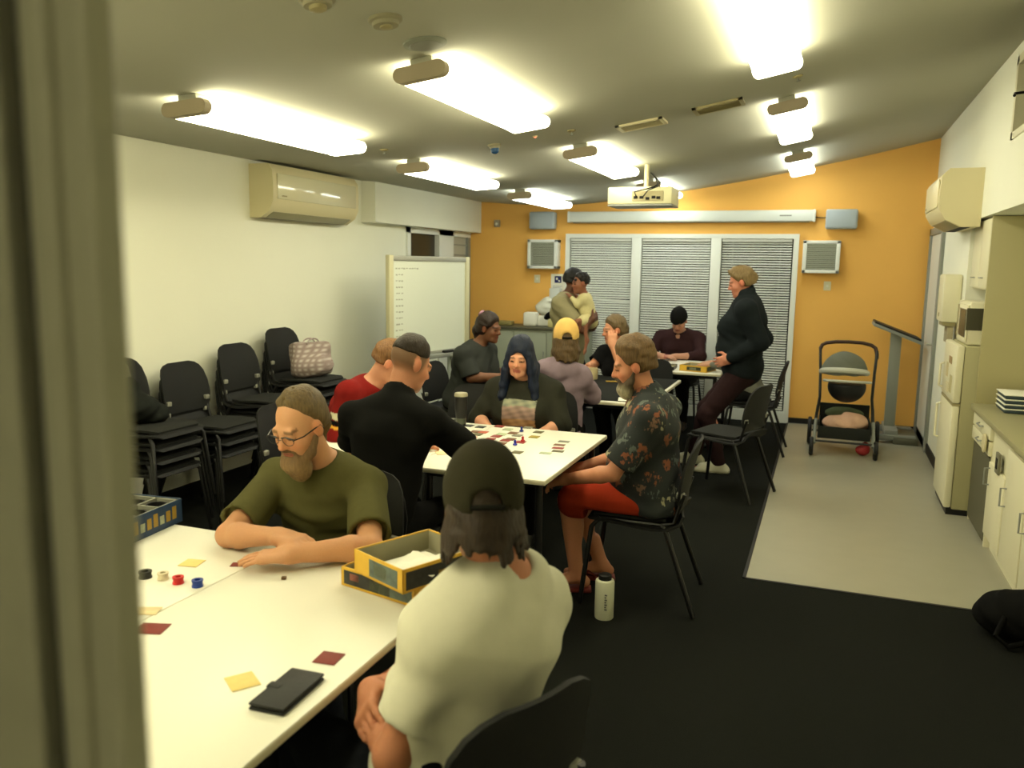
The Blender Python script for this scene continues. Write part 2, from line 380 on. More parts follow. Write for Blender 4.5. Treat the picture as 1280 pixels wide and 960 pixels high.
    def half(s, p, n, k=.004):          # keep the side the normal points AWAY from
        p = V3(p); n = np.array(nrm(n), np.float32)
        return s._add(lambda X, Y, Z: (X - p[0]) * n[0] + (Y - p[1]) * n[1] + (Z - p[2]) * n[2], (-9, -9, -9), (9, 9, 9), k, '&')
    def mesh(s, res, wr=0.0, seed=0, wscale=1.0):
        add = [q for q in s.p if q[4] == '+']
        lo = np.min([q[1] for q in add], 0) - 3 * res - .01; hi = np.max([q[2] for q in add], 0) + 3 * res + .01
        n = np.ceil((hi - lo) / res).astype(int) + 1
        ax = [(lo[i] + res * np.arange(n[i])).astype(np.float32) for i in range(3)]
        F = np.full(n, 1.0, np.float32)
        for fn, l, h, k, op in s.p:
            mg = k + 3 * res + .006
            i0 = np.clip(np.floor((l - mg - lo) / res).astype(int), 0, n - 1); i1 = np.clip(np.ceil((h + mg - lo) / res).astype(int) + 1, 1, n)
            if np.any(i1 <= i0): continue
            sl = tuple(slice(a, b) for a, b in zip(i0, i1))
            d = fn(ax[0][sl[0]][:, None, None], ax[1][sl[1]][None, :, None], ax[2][sl[2]][None, None, :])
            f = F[sl]
            if op == '+': hh = np.maximum(k - np.abs(f - d), 0) / k; F[sl] = np.minimum(f, d) - hh * hh * k * .25
            else:
                if op == '-': d = -d
                hh = np.maximum(k - np.abs(f - d), 0) / k; F[sl] = np.maximum(f, d) + hh * hh * k * .25
        if wr:
            X = ax[0][:, None, None] * wscale; Y = ax[1][None, :, None] * wscale; Z = ax[2][None, None, :] * wscale; o = seed * 1.7
            g = np.sin(9 * X + 7 * Z + o) * 1.3 + np.sin(8 * Y - 5 * Z + 2 * o)
            F = F + wr * (np.sin(34 * Z + 13 * X + 2.2 * g + o) * .6 + np.sin(27 * Y + 21 * X - 16 * Z + 1.7 * g) * .5 + .35 * np.sin(70 * Z - 41 * Y + 2 * g)).astype(np.float32)
        return nets(F, lo, res)
def nets(F, lo, res):
    s = F < 0; n = F.shape
    cnt = np.zeros((n[0] - 1, n[1] - 1, n[2] - 1), np.int8)
    C8 = [(i, j, k) for i in (0, 1) for j in (0, 1) for k in (0, 1)]
    for i, j, k in C8: cnt += s[i:n[0] - 1 + i, j:n[1] - 1 + j, k:n[2] - 1 + k]
    act = np.argwhere((cnt > 0) & (cnt < 8)); idx = np.full(cnt.shape, -1, np.int32); idx[tuple(act.T)] = np.arange(len(act))
    cv = np.stack([F[act[:, 0] + i, act[:, 1] + j, act[:, 2] + k] for i, j, k in C8], 1)
    P = np.zeros((len(act), 3)); W = np.zeros(len(act)); C8a = np.array(C8, float)
    for a in range(8):
        for b in range(a + 1, 8):
            if np.abs(C8a[a] - C8a[b]).sum() != 1: continue
            cr = (cv[:, a] < 0) != (cv[:, b] < 0); t = cv[:, a] / (cv[:, a] - cv[:, b] + 1e-12)
            P += np.where(cr[:, None], C8a[a] + (C8a[b] - C8a[a]) * t[:, None], 0); W += cr
    V = lo + res * (act + P / W[:, None]); faces = []
    for ax_ in range(3):
        o1, o2 = [(1, 2), (2, 0), (0, 1)][ax_]
        a = s.take(range(n[ax_] - 1), ax_); b = s.take(range(1, n[ax_]), ax_)
        e = np.argwhere(a != b); e = e[(e[:, o1] > 0) & (e[:, o2] > 0) & (e[:, o1] < n[o1] - 1) & (e[:, o2] < n[o2] - 1)]
        q = []
        for d1, d2_ in ((0, 0), (1, 0), (1, 1), (0, 1)):
            c = e.copy(); c[:, o1] -= d1; c[:, o2] -= d2_; q.append(idx[tuple(c.T)])
        q = np.stack(q, 1); fl = s[tuple(e.T)]; q[~fl] = q[~fl][:, ::-1]; faces.append(q)
    return V, np.concatenate(faces)
def npmesh(name, V, Fq, mt, parent=None, col=None):
    me = bpy.data.meshes.new(name); me.vertices.add(len(V)); me.vertices.foreach_set('co', V.astype(np.float32).ravel())
    me.loops.add(Fq.size); me.loops.foreach_set('vertex_index', Fq.astype(np.int32).ravel())
    me.polygons.add(len(Fq)); me.polygons.foreach_set('loop_start', np.arange(0, Fq.size, 4, dtype=np.int32))
    me.update(calc_edges=True); me.polygons.foreach_set('use_smooth', np.ones(len(Fq), bool))
    if col is not None:
        at_ = me.color_attributes.new('Col', 'FLOAT_COLOR', 'POINT'); at_.data.foreach_set('color', np.concatenate([col, np.ones((len(V), 1))], 1).astype(np.float32).ravel())
    me.materials.append(mt); o = bpy.data.objects.new(name, me); COL.objects.link(o)
    if parent is not None: o.parent = parent; o.matrix_parent_inverse = (Matrix.Translation(parent.location)).inverted()
    return o

def ik(a, b, l1, l2, hint):
    a = np.array(a, float); b = np.array(b, float); d = b - a; L = np.linalg.norm(d)
    if L > (l1 + l2) * .999: return a + d * l1 / (l1 + l2)
    u = d / L; x = (l1 * l1 - l2 * l2 + L * L) / (2 * L); h = math.sqrt(max(l1 * l1 - x * x, 0))
    hv = np.array(hint, float); hv = hv - u * (hv @ u); return a + u * x + nrm(hv) * h

def hand(Fd, w, d, n, side, s=1.0, curl=.35, spread=.1, thumb=1.0):
    """palm, four fingers of unequal length and a thumb; d finger direction, n palm normal, side +1 if the thumb lies along d x n"""
    d = nrm(d); n = np.array(n, float); n = nrm(n - d * (n @ d)); t = np.cross(d, n) * side; w = np.array(w, float)
    Fd.rbox(w + d * .050 * s, (.041 * s, .050 * s, .0145 * s), .013 * s, (t, d, n), k=.02)
    Fd.cap(w, w + d * .03 * s, .026 * s, .024 * s, k=.02)
    for i, (o, L) in enumerate(((.032, .072), (.0108, .080), (-.0108, .074), (-.031, .058))):
        p = w + d * (.090 - .004 * abs(i - 1.2)) * s + t * o * s; dd = nrm(d + t * (o / .032) * spread); a = 0
        r = .0088 * s * (1 if i < 3 else .88)
        for j, fr in enumerate((.45, .31, .24)):
            a += curl * (1.0 if j else .8); v = dd * math.cos(a) + n * math.sin(a); q = p + v * L * fr * s
            Fd.cap(p, q, r * (1 - .08 * j), r * (1 - .08 * (j + 1)), k=.004 if j else .008); p = q
    p = w + d * .022 * s + t * .030 * s; v = nrm(d * .62 + t * .75 * thumb + n * .25); q = p + v * .045 * s
    Fd.cap(p, q, .0145 * s, .0105 * s, k=.014)
    v = nrm(d * .9 + t * .25 * thumb + n * .35); Fd.cap(q, q + v * .036 * s, .0105 * s, .0085 * s, k=.005)

def head(Fd, H, s, nb, ex=1.0, female=False, nr=.054):
    c, r, f, u = H
    P = lambda x, y, z: c + (r * x + f * y + u * z) * s
    E = (r, f, u)
    Fd.cap(nb, P(0, -.022, -.065), nr * s * 1.02, nr * s * .93, k=.03)
    Fd.ell(P(0, -.016, .034), (.075 * s, .096 * s, .088 * s), E, k=.02)
    Fd.ell(P(0, .028, -.038), (.060 * s, .064 * s, .079 * s), E, k=.03)
    Fd.cap(P(-.028, .058, -.088), P(.028, .058, -.088), .022 * s, k=.025)
    Fd.cap(P(0, .076, -.098), P(0, .070, -.092), .018 * s, k=.02)
    for q in (-1, 1):
        Fd.ell(P(.037 * q, .058, -.028), (.026 * s, .026 * s, .026 * s), E, k=.022)
        Fd.ell(P(.078 * q, -.006, -.004), (.011 * s, .020 * s, .032 * s), E, k=.010)
        Fd.ell(P(.032 * q, .101, .006), (.019 * s, .016 * s, .0125 * s), E, k=.014, op='-')
        Fd.ell(P(.0315 * q, .0800, .004), (.0165 * s, .0125 * s, .0125 * s), E, k=.004)
    Fd.cap(P(-.036, .082, .024), P(.036, .082, .024), .0105 * s, k=.016)
    Fd.cap(P(0, .088, .012), P(0, .108, -.026), .0085 * s, .0125 * s, k=.012)
    for q in (-1, 1): Fd.ell(P(.012 * q, .096, -.030), (.009 * s, .011 * s, .008 * s), E, k=.008)
    Fd.cap(P(-.018, .0865, -.0565), P(.018, .0865, -.0565), .0075 * s, k=.006)
    Fd.cap(P(-.016, .0855, -.067), P(.016, .0855, -.067), .0085 * s, k=.005)
    return P
def headcol(V, H, s, skin, lip=(.62, .30, .27), brow=None, blush=.5, scalp=None):
    c, r, f, u = H; q = (V - c) / s; L = np.stack([q @ r, q @ f, q @ u], 1)
    skin = tuple(v * k_ for v, k_ in zip(skin, (.90, .86, .83))); col = np.tile(np.array(lin(skin)), (len(V), 1)); lipc = np.array(lin(lip)); red = np.array(lin(tuple(min(1, a * b) for a, b in zip(skin, (1.05, .84, .78)))))
    def blend(m_, c_): 
        col[:] = col * (1 - m_[:, None]) + c_ * m_[:, None]
    g = lambda x, y, z, sx, sy, sz: np.exp(-(((np.abs(L[:, 0]) - x) / sx) ** 2 + ((L[:, 1] - y) / sy) ** 2 + ((L[:, 2] - z) / sz) ** 2))
    blend(blush * g(.04, .08, -.03, .022, .04, .02), red); blend(blush * g(0, .112, -.026, .016, .02, .014), red); blend(.7 * g(.08, 0, 0, .014, .025, .035), red)
    m_ = (np.abs(L[:, 2] + .0615) < .0125) & (np.abs(L[:, 0]) < .025) & (L[:, 1] > .07); blend(m_ * .75, lipc)
    m_ = (np.abs(L[:, 2] + .0615) < .0025) & (np.abs(L[:, 0]) < .024) & (L[:, 1] > .07); blend(m_ * .6, lipc * .25)
    if brow is not None:
        zb = .026 - .12 * np.maximum(np.abs(L[:, 0]) - .03, 0); m_ = (np.abs(L[:, 2] - zb) < .0055) & (np.abs(np.abs(L[:, 0]) - .031) < .019) & (L[:, 1] > .06); blend(m_ * .75, np.array(lin(brow)))
    m_ = (np.abs(L[:, 2] + .0015) < .0032) & (np.abs(np.abs(L[:, 0]) - .0315) < .016) & (L[:, 1] > .07); blend(m_ * .85, np.array(lin((.12, .08, .06))))
    if scalp is not None:
        d = (-(L[:, 1] - .055) - np.abs(L[:, 2] - .05) * .2) / .02; up = (L[:, 2] + .055) / .05; near = (np.abs(L[:, 0]) < .0745) & (L[:, 2] < .16) & (L[:, 2] > -.09) & (L[:, 1] > -.14)
        blend(np.clip(d, 0, 1) * np.clip(up, 0, 1) * near * .85, np.array(lin(scalp)))
    return col
HAIRM = {}
def hairmat(rgb, streak=(1, 1, .12)):
    k = 'hair_%02x%02x%02x' % tuple(int(v * 255) for v in rgb)
    if k not in MATS: mat(k, rgb, .55, .9, 130, .35, stretch=(1, 1, .18) if streak else None, spec=.35)
    return MATS[k]
m_skin = mat('skin', 'attr', .55, .12, 180, .03, sss=.12, spec=.35)
def cloth(name, rgb, var=.05): return mat('cloth_' + name, rgb, .95, .25, 420, var, spec=.1, vscale=40)
m_acloth = mat('cloth_printed', 'attr', .95, .25, 420, .05, spec=.1, vscale=40)

def person(label, pel, nb, fwd, hd, hf, hu=(0, 0, 1), ua=1.0, hands=(None, None), elbow=(None, None), handdir=(None, None), palm=(None, None), curl=(.35, .35),
           ank=(None, None), knee_hint=None, foot=None, s=1.0, w=1.0, hs=.95, belly=0.0, bust=0.0, skin=(.85, .62, .48), lip=(.62, .30, .27), brow=(.3, .22, .15), sh=.185, shp=None,
           shirt=None, pants=None, shoes=None, hair=(), res=.0075, cres=.009, nr=.054, legs=True, group=None, wr=.004, seed=1, lean_r=None, toes=None, scalp=None):
    """one continuous body + clothing and hair as children. Lists are (left, right) of the person."""
    pel = np.array(pel, float); nb = np.array(nb, float); r, f, u = frame(fwd); sp = nb - pel; su = nrm(sp)
    r = nrm(r if lean_r is None else lean_r); fo = np.cross(su, r) ; fo = nrm(fo) 
    if fo @ f < 0: fo = -fo
    root = empty('person', tuple((pel[0], pel[1], 0.0)), 0, label, 'person', group)
    B = Field()
    waist = pel + sp * .36 + fo * .02 * s; chest = pel + sp * .72 + fo * .005 * s
    A = lambda a, b: (a * s * w, b * s * (w * .5 + .5))
    segs = [(pel, waist, A(.165, .115), A(.142, .105)), (waist, chest, A(.142, .105), A(.165, .118)), (chest, nb - su * .05, A(.165, .115), A(.13, .08))]
    for a, b, wa, wb in segs: B.ecap(a, b, wa, wb, r, k=.05)
    S_ = [nb - su * .055 * s - r * sh * s * (w * .6 + .4), nb - su * .055 * s + r * sh * s * (w * .6 + .4)] if shp is None else [np.array(q, float) for q in shp]
    for q in S_: B.cap(nb - su * .02 * s, q, .058 * s, .056 * s, k=.05)
    if belly: B.ell(pel + sp * .3 + fo * .06, (.15 * w, .10 + belly, .15), (r, fo, su), k=.06)
    if bust: 
        for q in (-1, 1): B.ell(pel + sp * .62 + fo * .10 + r * .075 * q * w, (.075, .06 + bust * .3, .07), (r, fo, su), k=.05)
    HH = (np.array(hd, float),) + frame(hf, hu)
    P = head(B, HH, hs, nb, nr=nr)
    AL = (.285 * s * ua, .255 * s * ua); arms = []
    for i, sd in ((0, -1), (1, 1)):
        if hands[i] is None: arms.append(None); continue
        wpt = np.array(hands[i], float); hint = elbow[i] if elbow[i] is not None else (r * sd * .5 - np.array([0, 0, 1.]))
        if len(hint) == 4: el = np.array(hint[:3], float)
        else: el = ik(S_[i], wpt, AL[0], AL[1], hint)
        arms.append((S_[i], el, wpt))
        B.cap(S_[i], el, .050 * s * (w * .4 + .6), .039 * s, k=.03)
        mid = el + (wpt - el) * .25
        B.chain([el, mid, wpt], [.039 * s, .041 * s, .027 * s], k=.015)
        dd = handdir[i] if handdir[i] is not None else wpt - el
        pn = palm[i] if palm[i] is not None else (0, 0, -1)
        # thumb side: right hand, palm down, fingers forward -> thumb points left
        hand(B, wpt, dd, pn, -1 if i == 0 else 1, s * .97, curl[i])
    LL = (.43 * s, .41 * s); lg = []
    if legs:
        for i, sd in ((0, -1), (1, 1)):
            hp = pel + r * .09 * sd * s * w - su * .02; an = np.array(ank[i], float)
            kn = ik(hp, an, LL[0], LL[1], knee_hint if knee_hint is not None else f + np.array([0, 0, .6]))
            ft = nrm(foot if foot is not None else f); lg.append((hp, kn, an, ft))
            B.cap(hp, kn, .084 * s * (w * .5 + .5), .054 * s, k=.04); B.cap(kn, an, .053 * s, .036 * s, k=.02)
            cd = -np.array([f[0], f[1], 0]) * .022; B.ell(kn + (an - kn) * .32 + cd, (.043 * s, .043 * s, .11 * s), k=.03)
            B.cap(an - np.array([0, 0, .015]), an + ft * .13 * s - np.array([0, 0, .05]), .036 * s, .026 * s, k=.02)
            B.cap(an, an - ft * .045 * s - np.array([0, 0, .04]), .032 * s, .028 * s, k=.02)
            B.cap(an + ft * .13 * s - np.array([0, 0, .052]), an + ft * .18 * s - np.array([0, 0, .056]), .028 * s, .02 * s, k=.02)
    seated = pel[2] < .70 and s > .6
    def sit(F_):
        if seated: F_.rbox((pel[0] + f[0] * .04, pel[1] + f[1] * .04, .365), (.30, .29, .112), .01, (r, f, u), k=.02, op='-')
    sit(B); V, Fq = B.mesh(res)
    npmesh('body', V, Fq, m_skin, root, headcol(V, HH, hs, skin, lip, brow, scalp=scalp))
    # ---- shirt
    if shirt:
        C = Field(); t = shirt.get('t', .013)
        gr = lambda q: (q[0] + t, q[1] + t)
        for a, b, wa, wb in segs[1:]: C.ecap(a, b, gr(wa), gr(wb), r, k=.06)
        hem = shirt.get('hem', 0.0)
        C.ecap(pel - su * hem, waist, (segs[0][2][0] + t + .012, segs[0][2][1] + t + .012), (segs[0][3][0] + t + .006, segs[0][3][1] + t + .006), r, k=.05)
        for q in S_: C.cap(nb - su * .028 * s, q, .056 * s + t, .058 * s + t * .9, k=.05)
        if belly: C.ell(pel + sp * .3 + fo * .06, (.15 * w + t, .10 + belly + t, .15 + t), (r, fo, su), k=.06)
        if bust:
            for q in (-1, 1): C.ell(pel + sp * .62 + fo * .10 + r * .075 * q * w, (.075 + t, .06 + bust * .3 + t, .07 + t), (r, fo, su), k=.06)
        sl = shirt.get('sleeve', .6); cuts = []
        for a_ in arms:
            if a_ is None: continue
            q, el, wpt = a_; so = shirt.get('loose', .016)
            if sl <= 1: 
                e = q + (el - q) * sl; rb_ = .045 * s * (w * .2 + .8) + so + t * .5; C.sleeve(q, e, .054 * s * (w * .4 + .6) + t * .6, rb_, rb_ - .017, k=.03)
            else:
                C.cap(q, el, .052 * s * (w * .4 + .6) + t, .041 * s + so, k=.03); C.cap(el, el + (wpt - el) * min(sl - 1, .97), .042 * s + so, .031 * s + so * .7, k=.03)
        # neckline
        nk = nb + su * .025 + fo * .012; ndir = nrm(nrm(P(0, -.02, -.06) - nb) * .8 + fo * shirt.get('vneck', .35))
        if shirt.get('collar'):
            C.cap(nb - su * .01, nb + nrm(P(0, -.02, -.06) - nb) * shirt['collar'], nr * s + .027, nr * s + .020, k=.02)
            C.cap(nb + nrm(P(0, -.02, -.06) - nb) * (shirt['collar'] + .045), P(0, 0, .0), nr * s * 1.03, nr * s * 1.1, k=.006, op='-')
        else:
            C.cap(nb + su * .02 + ndir * .0, nb + su * .08 + ndir * .06, nr * s + .006, nr * s + shirt.get('nk', .03), k=.008, op='-')
            if shirt.get('vcut'): C.cap(nb + fo * .07 - su * .02, nb + fo * .13 - su * shirt['vcut'], .045, .012, k=.01, op='-')
        if shirt.get('hood'):
            C.chain([nb + r * .10 + fo * .02 - su * .01, nb + r * .09 - fo * .07 - su * .02, nb - fo * .11 - su * .05, nb - r * .09 - fo * .07 - su * .02, nb - r * .10 + fo * .02 - su * .01], [.035, .045, .055, .045, .035], k=.03)
        sit(C); V, Fq = C.mesh(cres, wr, seed)
        col = None; mt = shirt['mat']
        if shirt.get('col'): col = shirt['col'](V, dict(pel=pel, nb=nb, r=r, fo=fo, su=su, arms=arms)); mt = m_acloth
        npmesh(shirt.get('name', 'shirt'), V, Fq, mt, root, col)
    if pants and legs:
        C = Field(); t = .014; C.ecap(pel - su * .01, pel + sp * .22, (segs[0][2][0] + t * .6, segs[0][2][1] + t * .6), (segs[0][3][0] + .010, segs[0][3][1] + .012), r, k=.05)
        ln = pants.get('len', 1.95)
        for hp, kn, an, ft in lg:
            if ln <= 1:
                e = hp + (kn - hp) * ln; C.cap(hp, e, .084 * s * (w * .5 + .5) + t, .066 * s + .024, k=.04)
            else:
                C.cap(hp, kn, .084 * s * (w * .5 + .5) + t, .056 * s + t, k=.04); C.cap(kn, kn + (an - kn) * (ln - 1), .058 * s + t, .044 * s + t, k=.03)
        sit(C); V, Fq = C.mesh(cres, wr * .8, seed + 3); npmesh(pants.get('name', 'trousers'), V, Fq, pants['mat'], root)
    if shoes and legs:
        for hp, kn, an, ft in lg:
            C = Field(); fr_ = frame(ft); b = an - np.array([0, 0, an[2] - .035]); 
            if shoes.get('kind') == 'thong':
                C.rbox(b + ft * .055 * s - np.array([0, 0, .024]), (.045 * s, .135 * s, .011), .009, fr_, k=.01)
                C.chain([b + ft * .12 + np.array([0, 0, .012]), b + ft * .07 + fr_[0] * .04 + np.array([0, 0, .015]), b + ft * .03 + fr_[0] * .045], [.008, .008, .008]); C.chain([b + ft * .12 + np.array([0, 0, .012]), b + ft * .07 - fr_[0] * .04 + np.array([0, 0, .015]), b + ft * .03 - fr_[0] * .045], [.008, .008, .008])
            else:
                C.rbox(b + ft * .055 * s - np.array([0, 0, .017]), (.046 * s, .140 * s, .018), .014, fr_, k=.01)
                C.cap(an - np.array([0, 0, .02]), b + ft * .13 * s + np.array([0, 0, .005]), .048 * s, .036 * s, k=.03)
                C.cap(an - np.array([0, 0, .02]), b - ft * .045 * s, .044 * s, .038 * s, k=.03); C.half((0, 0, .002), (0, 0, -1))
            V, Fq = C.mesh(.009); npmesh('shoe' if shoes.get('kind') != 'thong' else 'sandal', V, Fq, shoes['mat'], root)
    for h in hair: h(HH, hs, P, root, dict(nb=nb, r=r, fo=fo, su=su, f=f))
    return root

# hair and headwear builders; each returns a child mesh of the figure
def shell(Fd, P, HH, s, g, back=0.0, top=0.0):
    E = HH[1:]; Fd.ell(P(0, -.018 - back, .036 + top), ((.075 + g) * s, (.096 + g + back) * s, (.088 + g + top) * s), E, k=.02)
def hair_short(rgb, g=.012, low=-.03, front=.055, temple=.03, name='hair', wr=.003, res=.006, tail=None, ears=True, top=.006):
    def fn(HH, s, P, root, B):
        c, r, f, u = HH; C = Field(); shell(C, P, HH, s, g, top=top); C.ell(P(0, -.045, -.02), ((.066 + g * .7) * s, (.060 + g) * s, .07 * s), (r, f, u), k=.03)
        C.half(P(0, front + .018, .07), nrm(f * 1.0 - u * .62), k=.035)         # hairline over the forehead
        C.half(P(0, 0, low), -u, k=.01)
        C.ell(P(0, .085, -.02), (.082 * s, .08 * s, .085 * s), (r, f, u), k=.02, op='-')
        if ears:
            for q in (-1, 1): C.ell(P(.082 * q, -.004, -.012), (.026 * s, .024 * s, .038 * s), (r, f, u), k=.01, op='-')
        if tail: tail(C, P, HH, s, B)
        V, Fq = C.mesh(res, wr, 5, 2.2); npmesh(name, V, Fq, hairmat(rgb), root)
    return fn
def beard(rgb, ln=.05, name='beard', w=.06, res=.006, low=0.0, tip=None):
    def fn(HH, s, P, root, B):
        c, r, f, u = HH; C = Field()
        C.chain([P(-.068, .01, -.03), P(-.058, .04, -.075), P(-.02, .078, -.105), P(.02, .078, -.105), P(.058, .04, -.075), P(.068, .01, -.03)], [.010 * s, .018 * s, .024 * s, .024 * s, .018 * s, .010 * s], k=.02)
        C.ell(P(0, .060, -.105 - ln * .4), (w * s, .042 * s, (.03 + ln * .6) * s), (r, f, u), k=.03)
        C.cap(P(-.03, .088, -.078), P(.03, .088, -.078), .010 * s, k=.01)
        for q in (-1, 1): C.cap(P(0, .099, -.045), P(.028 * q, .086, -.055), .0085 * s, .0075 * s, k=.006); C.cap(P(.028 * q, .084, -.056), P(.032 * q, .078, -.085), .007 * s, .010 * s, k=.01)
        V, Fq = C.mesh(res, .0025, 9, 2.5)
        if tip:
            q = (V - HH[0]) / s; z = q @ HH[3]; y = q @ HH[2]; t = np.clip((.0 - z - .07) / .05, 0, 1) * np.clip((y - .03) / .04, 0, 1); col = np.array(lin(rgb)) * (1 - t[:, None]) + np.array(lin(tip)) * t[:, None]
            npmesh(name, V, Fq, mat('beard_two_tone', 'attr', .7, .9, 130, .3, stretch=(1, 1, .2)), root, col)
        else: npmesh(name, V, Fq, hairmat(rgb), root)
    return fn
def capwear(rgb, name='cap', res=.006, backwards=True, g=.019, brimless=False, low=.012, hole=True, shade=None):
    def fn(HH, s, P, root, B):
        c, r, f, u = HH; C = Field(); shell(C, P, HH, s, g, top=.012)
        C.half(P(0, 0, low), nrm(-u + f * (.12 if backwards else 0)), k=.006)
        C.ell(P(0, -.016, .030), ((.075 + .008) * s, (.096 + .008) * s, (.088 + .004) * s), (r, f, u), k=.004, op='-')
        if hole and backwards: C.ell(P(0, -.125, low + .012), (.033 * s, .05 * s, .030 * s), (r, f, u), k=.004, op='-')
        bd = 1 if backwards else 1
        if not brimless: C.rbox(P(0, .125, low + .022), (.072 * s, .052 * s, .006 * s), .005 * s, (r, nrm(f - u * .25), nrm(u + f * .25)), k=.006)
        V, Fq = C.mesh(res, .0008, 2, 2); cp = npmesh(name, V, Fq, cloth(name + '_%d' % int(rgb[0] * 255), rgb, .04), root)
        bt = MB().lathe(tuple(P(0, -.018, .036 + .088 + g + .012)), [(.009, -.004), (.009, .002), (.004, .006)], 10).build('button', cloth(name + '_%d' % int(rgb[0] * 255), rgb), None); bt.parent = cp; bt.matrix_parent_inverse = Matrix.Identity(4)
        if hole and backwards:
            pts = [tuple(P(.040 * math.sin(a) * 1.0, -.018 - (.096 + g) * math.cos(a * .33), low + .004)) for a in [-1.1 + .22 * i for i in range(11)]]
            st = MB().tube(pts, .006, 6).build('strap', cloth('cap_strap', (.10, .10, .09)), None); st.parent = cp
    return fn
def eyes(iris=(.25, .17, .1)):
    def fn(HH, s, P, root, B):
        for q in (-1, 1):
            MBo = MB(); c, r, f, u = HH; o = P(.0315 * q, .0835, .0035)
            M_ = Matrix((tuple(r) , tuple(u), tuple(f))).transposed()
            MBo.lathe(tuple(o), [(.0004, -.010), (.006, -.008), (.0098, -.002), (.0096, .002), (.007, .0072), (.0004, .0098)], 12, M=M_)
            ob = MBo.build('eye', mat('eye_dark', iris, .2, spec=.6), None); ob.parent = root; ob.matrix_parent_inverse = Matrix.Translation(root.location).inverted(); ob.scale = (1, 1, 1)
    return fn
def glasses(rgb=(.08, .07, .06)):
    def fn(HH, s, P, root, B):
        g = MB()
        for q in (-1, 1):
            pts = [tuple(P(q * .034 + .026 * math.cos(a), .106 - .004 * abs(math.cos(a)), .000 + .016 * math.sin(a))) for a in [2 * math.pi * i / 16 for i in range(17)]]
            g.tube(pts, .0013, 6, False)
            g.tube([P(q * .060, .102, .006), P(q * .078, .07, .006), P(q * .086, -.01, .010), P(q * .084, -.025, -.012)], .0024, 6)
        g.tube([P(-.009, .108, .004), P(0, .112, .007), P(.009, .108, .004)], .0013, 6)
        for q in (-1, 1): g.tube([P(q * .010, .106, .012), P(q * .034, .107, .018), P(q * .060, .102, .010)], .0026, 6)
        ob = g.build('glasses', mat('glasses_frame', rgb, .3), None); ob.parent = root; ob.matrix_parent_inverse = Matrix.Translation(root.location).inverted()
    return fn
# ------------------------------------------------------------------ chairs
def rz_of(fx, fy): return math.atan2(-fx, fy)
def make_chair(label, group, fab=None, shellm=None):
    t = empty('stacking_chair', (0, 0, 0), 0, label, 'chair', group)
    def sheet(rows, th):      # rows of (y, z, halfwidth, dish)
        vs = []; fs = []; n = 9
        for side in (0, 1):
            for i, (y, z, hw, dish) in enumerate(rows):
                j = min(i + 1, len(rows) - 1); k = max(i - 1, 0)
                ty, tz = rows[j][0] - rows[k][0], rows[j][1] - rows[k][1]; L = math.hypot(ty, tz) or 1; ny, nz = -tz / L, ty / L
                for q in range(n):
                    u_ = q / (n - 1) * 2 - 1; d = dish * u_ * u_ - th * side
                    vs.append((hw * u_, y + ny * d, z + nz * d))
        R_ = len(rows); o2 = R_ * n
        for i in range(R_ - 1):
            for q in range(n - 1):
                a = i * n + q; fs.append((a, a + 1, a + n + 1, a + n)); fs.append((o2 + a, o2 + a + n, o2 + a + n + 1, o2 + a + 1))
        for q in range(n - 1): fs.append((q, o2 + q, o2 + q + 1, q + 1)); a = (R_ - 1) * n + q; fs.append((a, a + 1, o2 + a + 1, o2 + a))
        for i in range(R_ - 1):
            a = i * n; fs.append((a, a + n, o2 + a + n, o2 + a)); a = i * n + n - 1; fs.append((a, o2 + a, o2 + a + n, a + n))
        return MB().add(vs, fs)
    seat = [(.235, .425, .150, .0), (.225, .442, .19, .002), (.19, .455, .212, .008), (.10, .458, .222, .014), (0, .452, .225, .02), (-.10, .446, .220, .024), (-.17, .450, .212, .026), (-.205, .468, .20, .026), (-.222, .50, .185, .02)]
    sheet([(y, z, w_, -d_) for y, z, w_, d_ in seat][::-1], .012).build('seat_shell', shellm or m_chair, t)
    sheet([(.205, .462, .16, 0), (.17, .472, .19, .0), (.05, .474, .20, .0), (-.08, .466, .195, 0), (-.16, .466, .18, 0)][::-1], .014).build('seat_pad', fab or m_cfab, t)
    back = [(-.232, .515, .185, .012), (-.236, .56, .205, .025), (-.246, .62, .215, .03), (-.26, .70, .21, .03), (-.277, .77, .195, .026), (-.288, .81, .172, .02), (-.293, .832, .14, .014), (-.296, .845, .09, .008)]
    sheet([(y, z, w_, -d_) for y, z, w_, d_ in back], -.012).build('backrest', shellm or m_chair, t)
    for sx in (-1, 1):
        MB().box((sx * .178 - .02, -.245, .575), (sx * .178 + .02, -.205, .605), .006).build('bracket', m_clip, t)
        MB().tube([(sx * .19, .16, .445), (sx * .205, .20, .40), (sx * .235, .245, .005)], .0125, 8).build('leg', m_leg, t)
        MB().tube([(sx * .185, -.14, .44), (sx * .205, -.17, .40), (sx * .235, -.315, .005)], .0125, 8).build('leg', m_leg, t)
        MB().tube([(sx * .185, .16, .44), (sx * .185, -.14, .436), (sx * .185, -.2, .45), (sx * .19, -.245, .60)], .0115, 8).build('side_frame', m_leg, t)
    return t
chair0 = make_chair('placeholder', None)
first = [True]
def chair(x, y, fx, fy, label, group=None, z=0.0):
    o = chair0 if first[0] else copy_tree(chair0)
    first[0] = False
    o.location = (x, y, z); o.rotation_euler = (0, 0, rz_of(fx, fy)); o['label'] = label; o['category'] = 'chair'
    if group: o['group'] = group
    elif 'group' in o: del o['group']
    return o
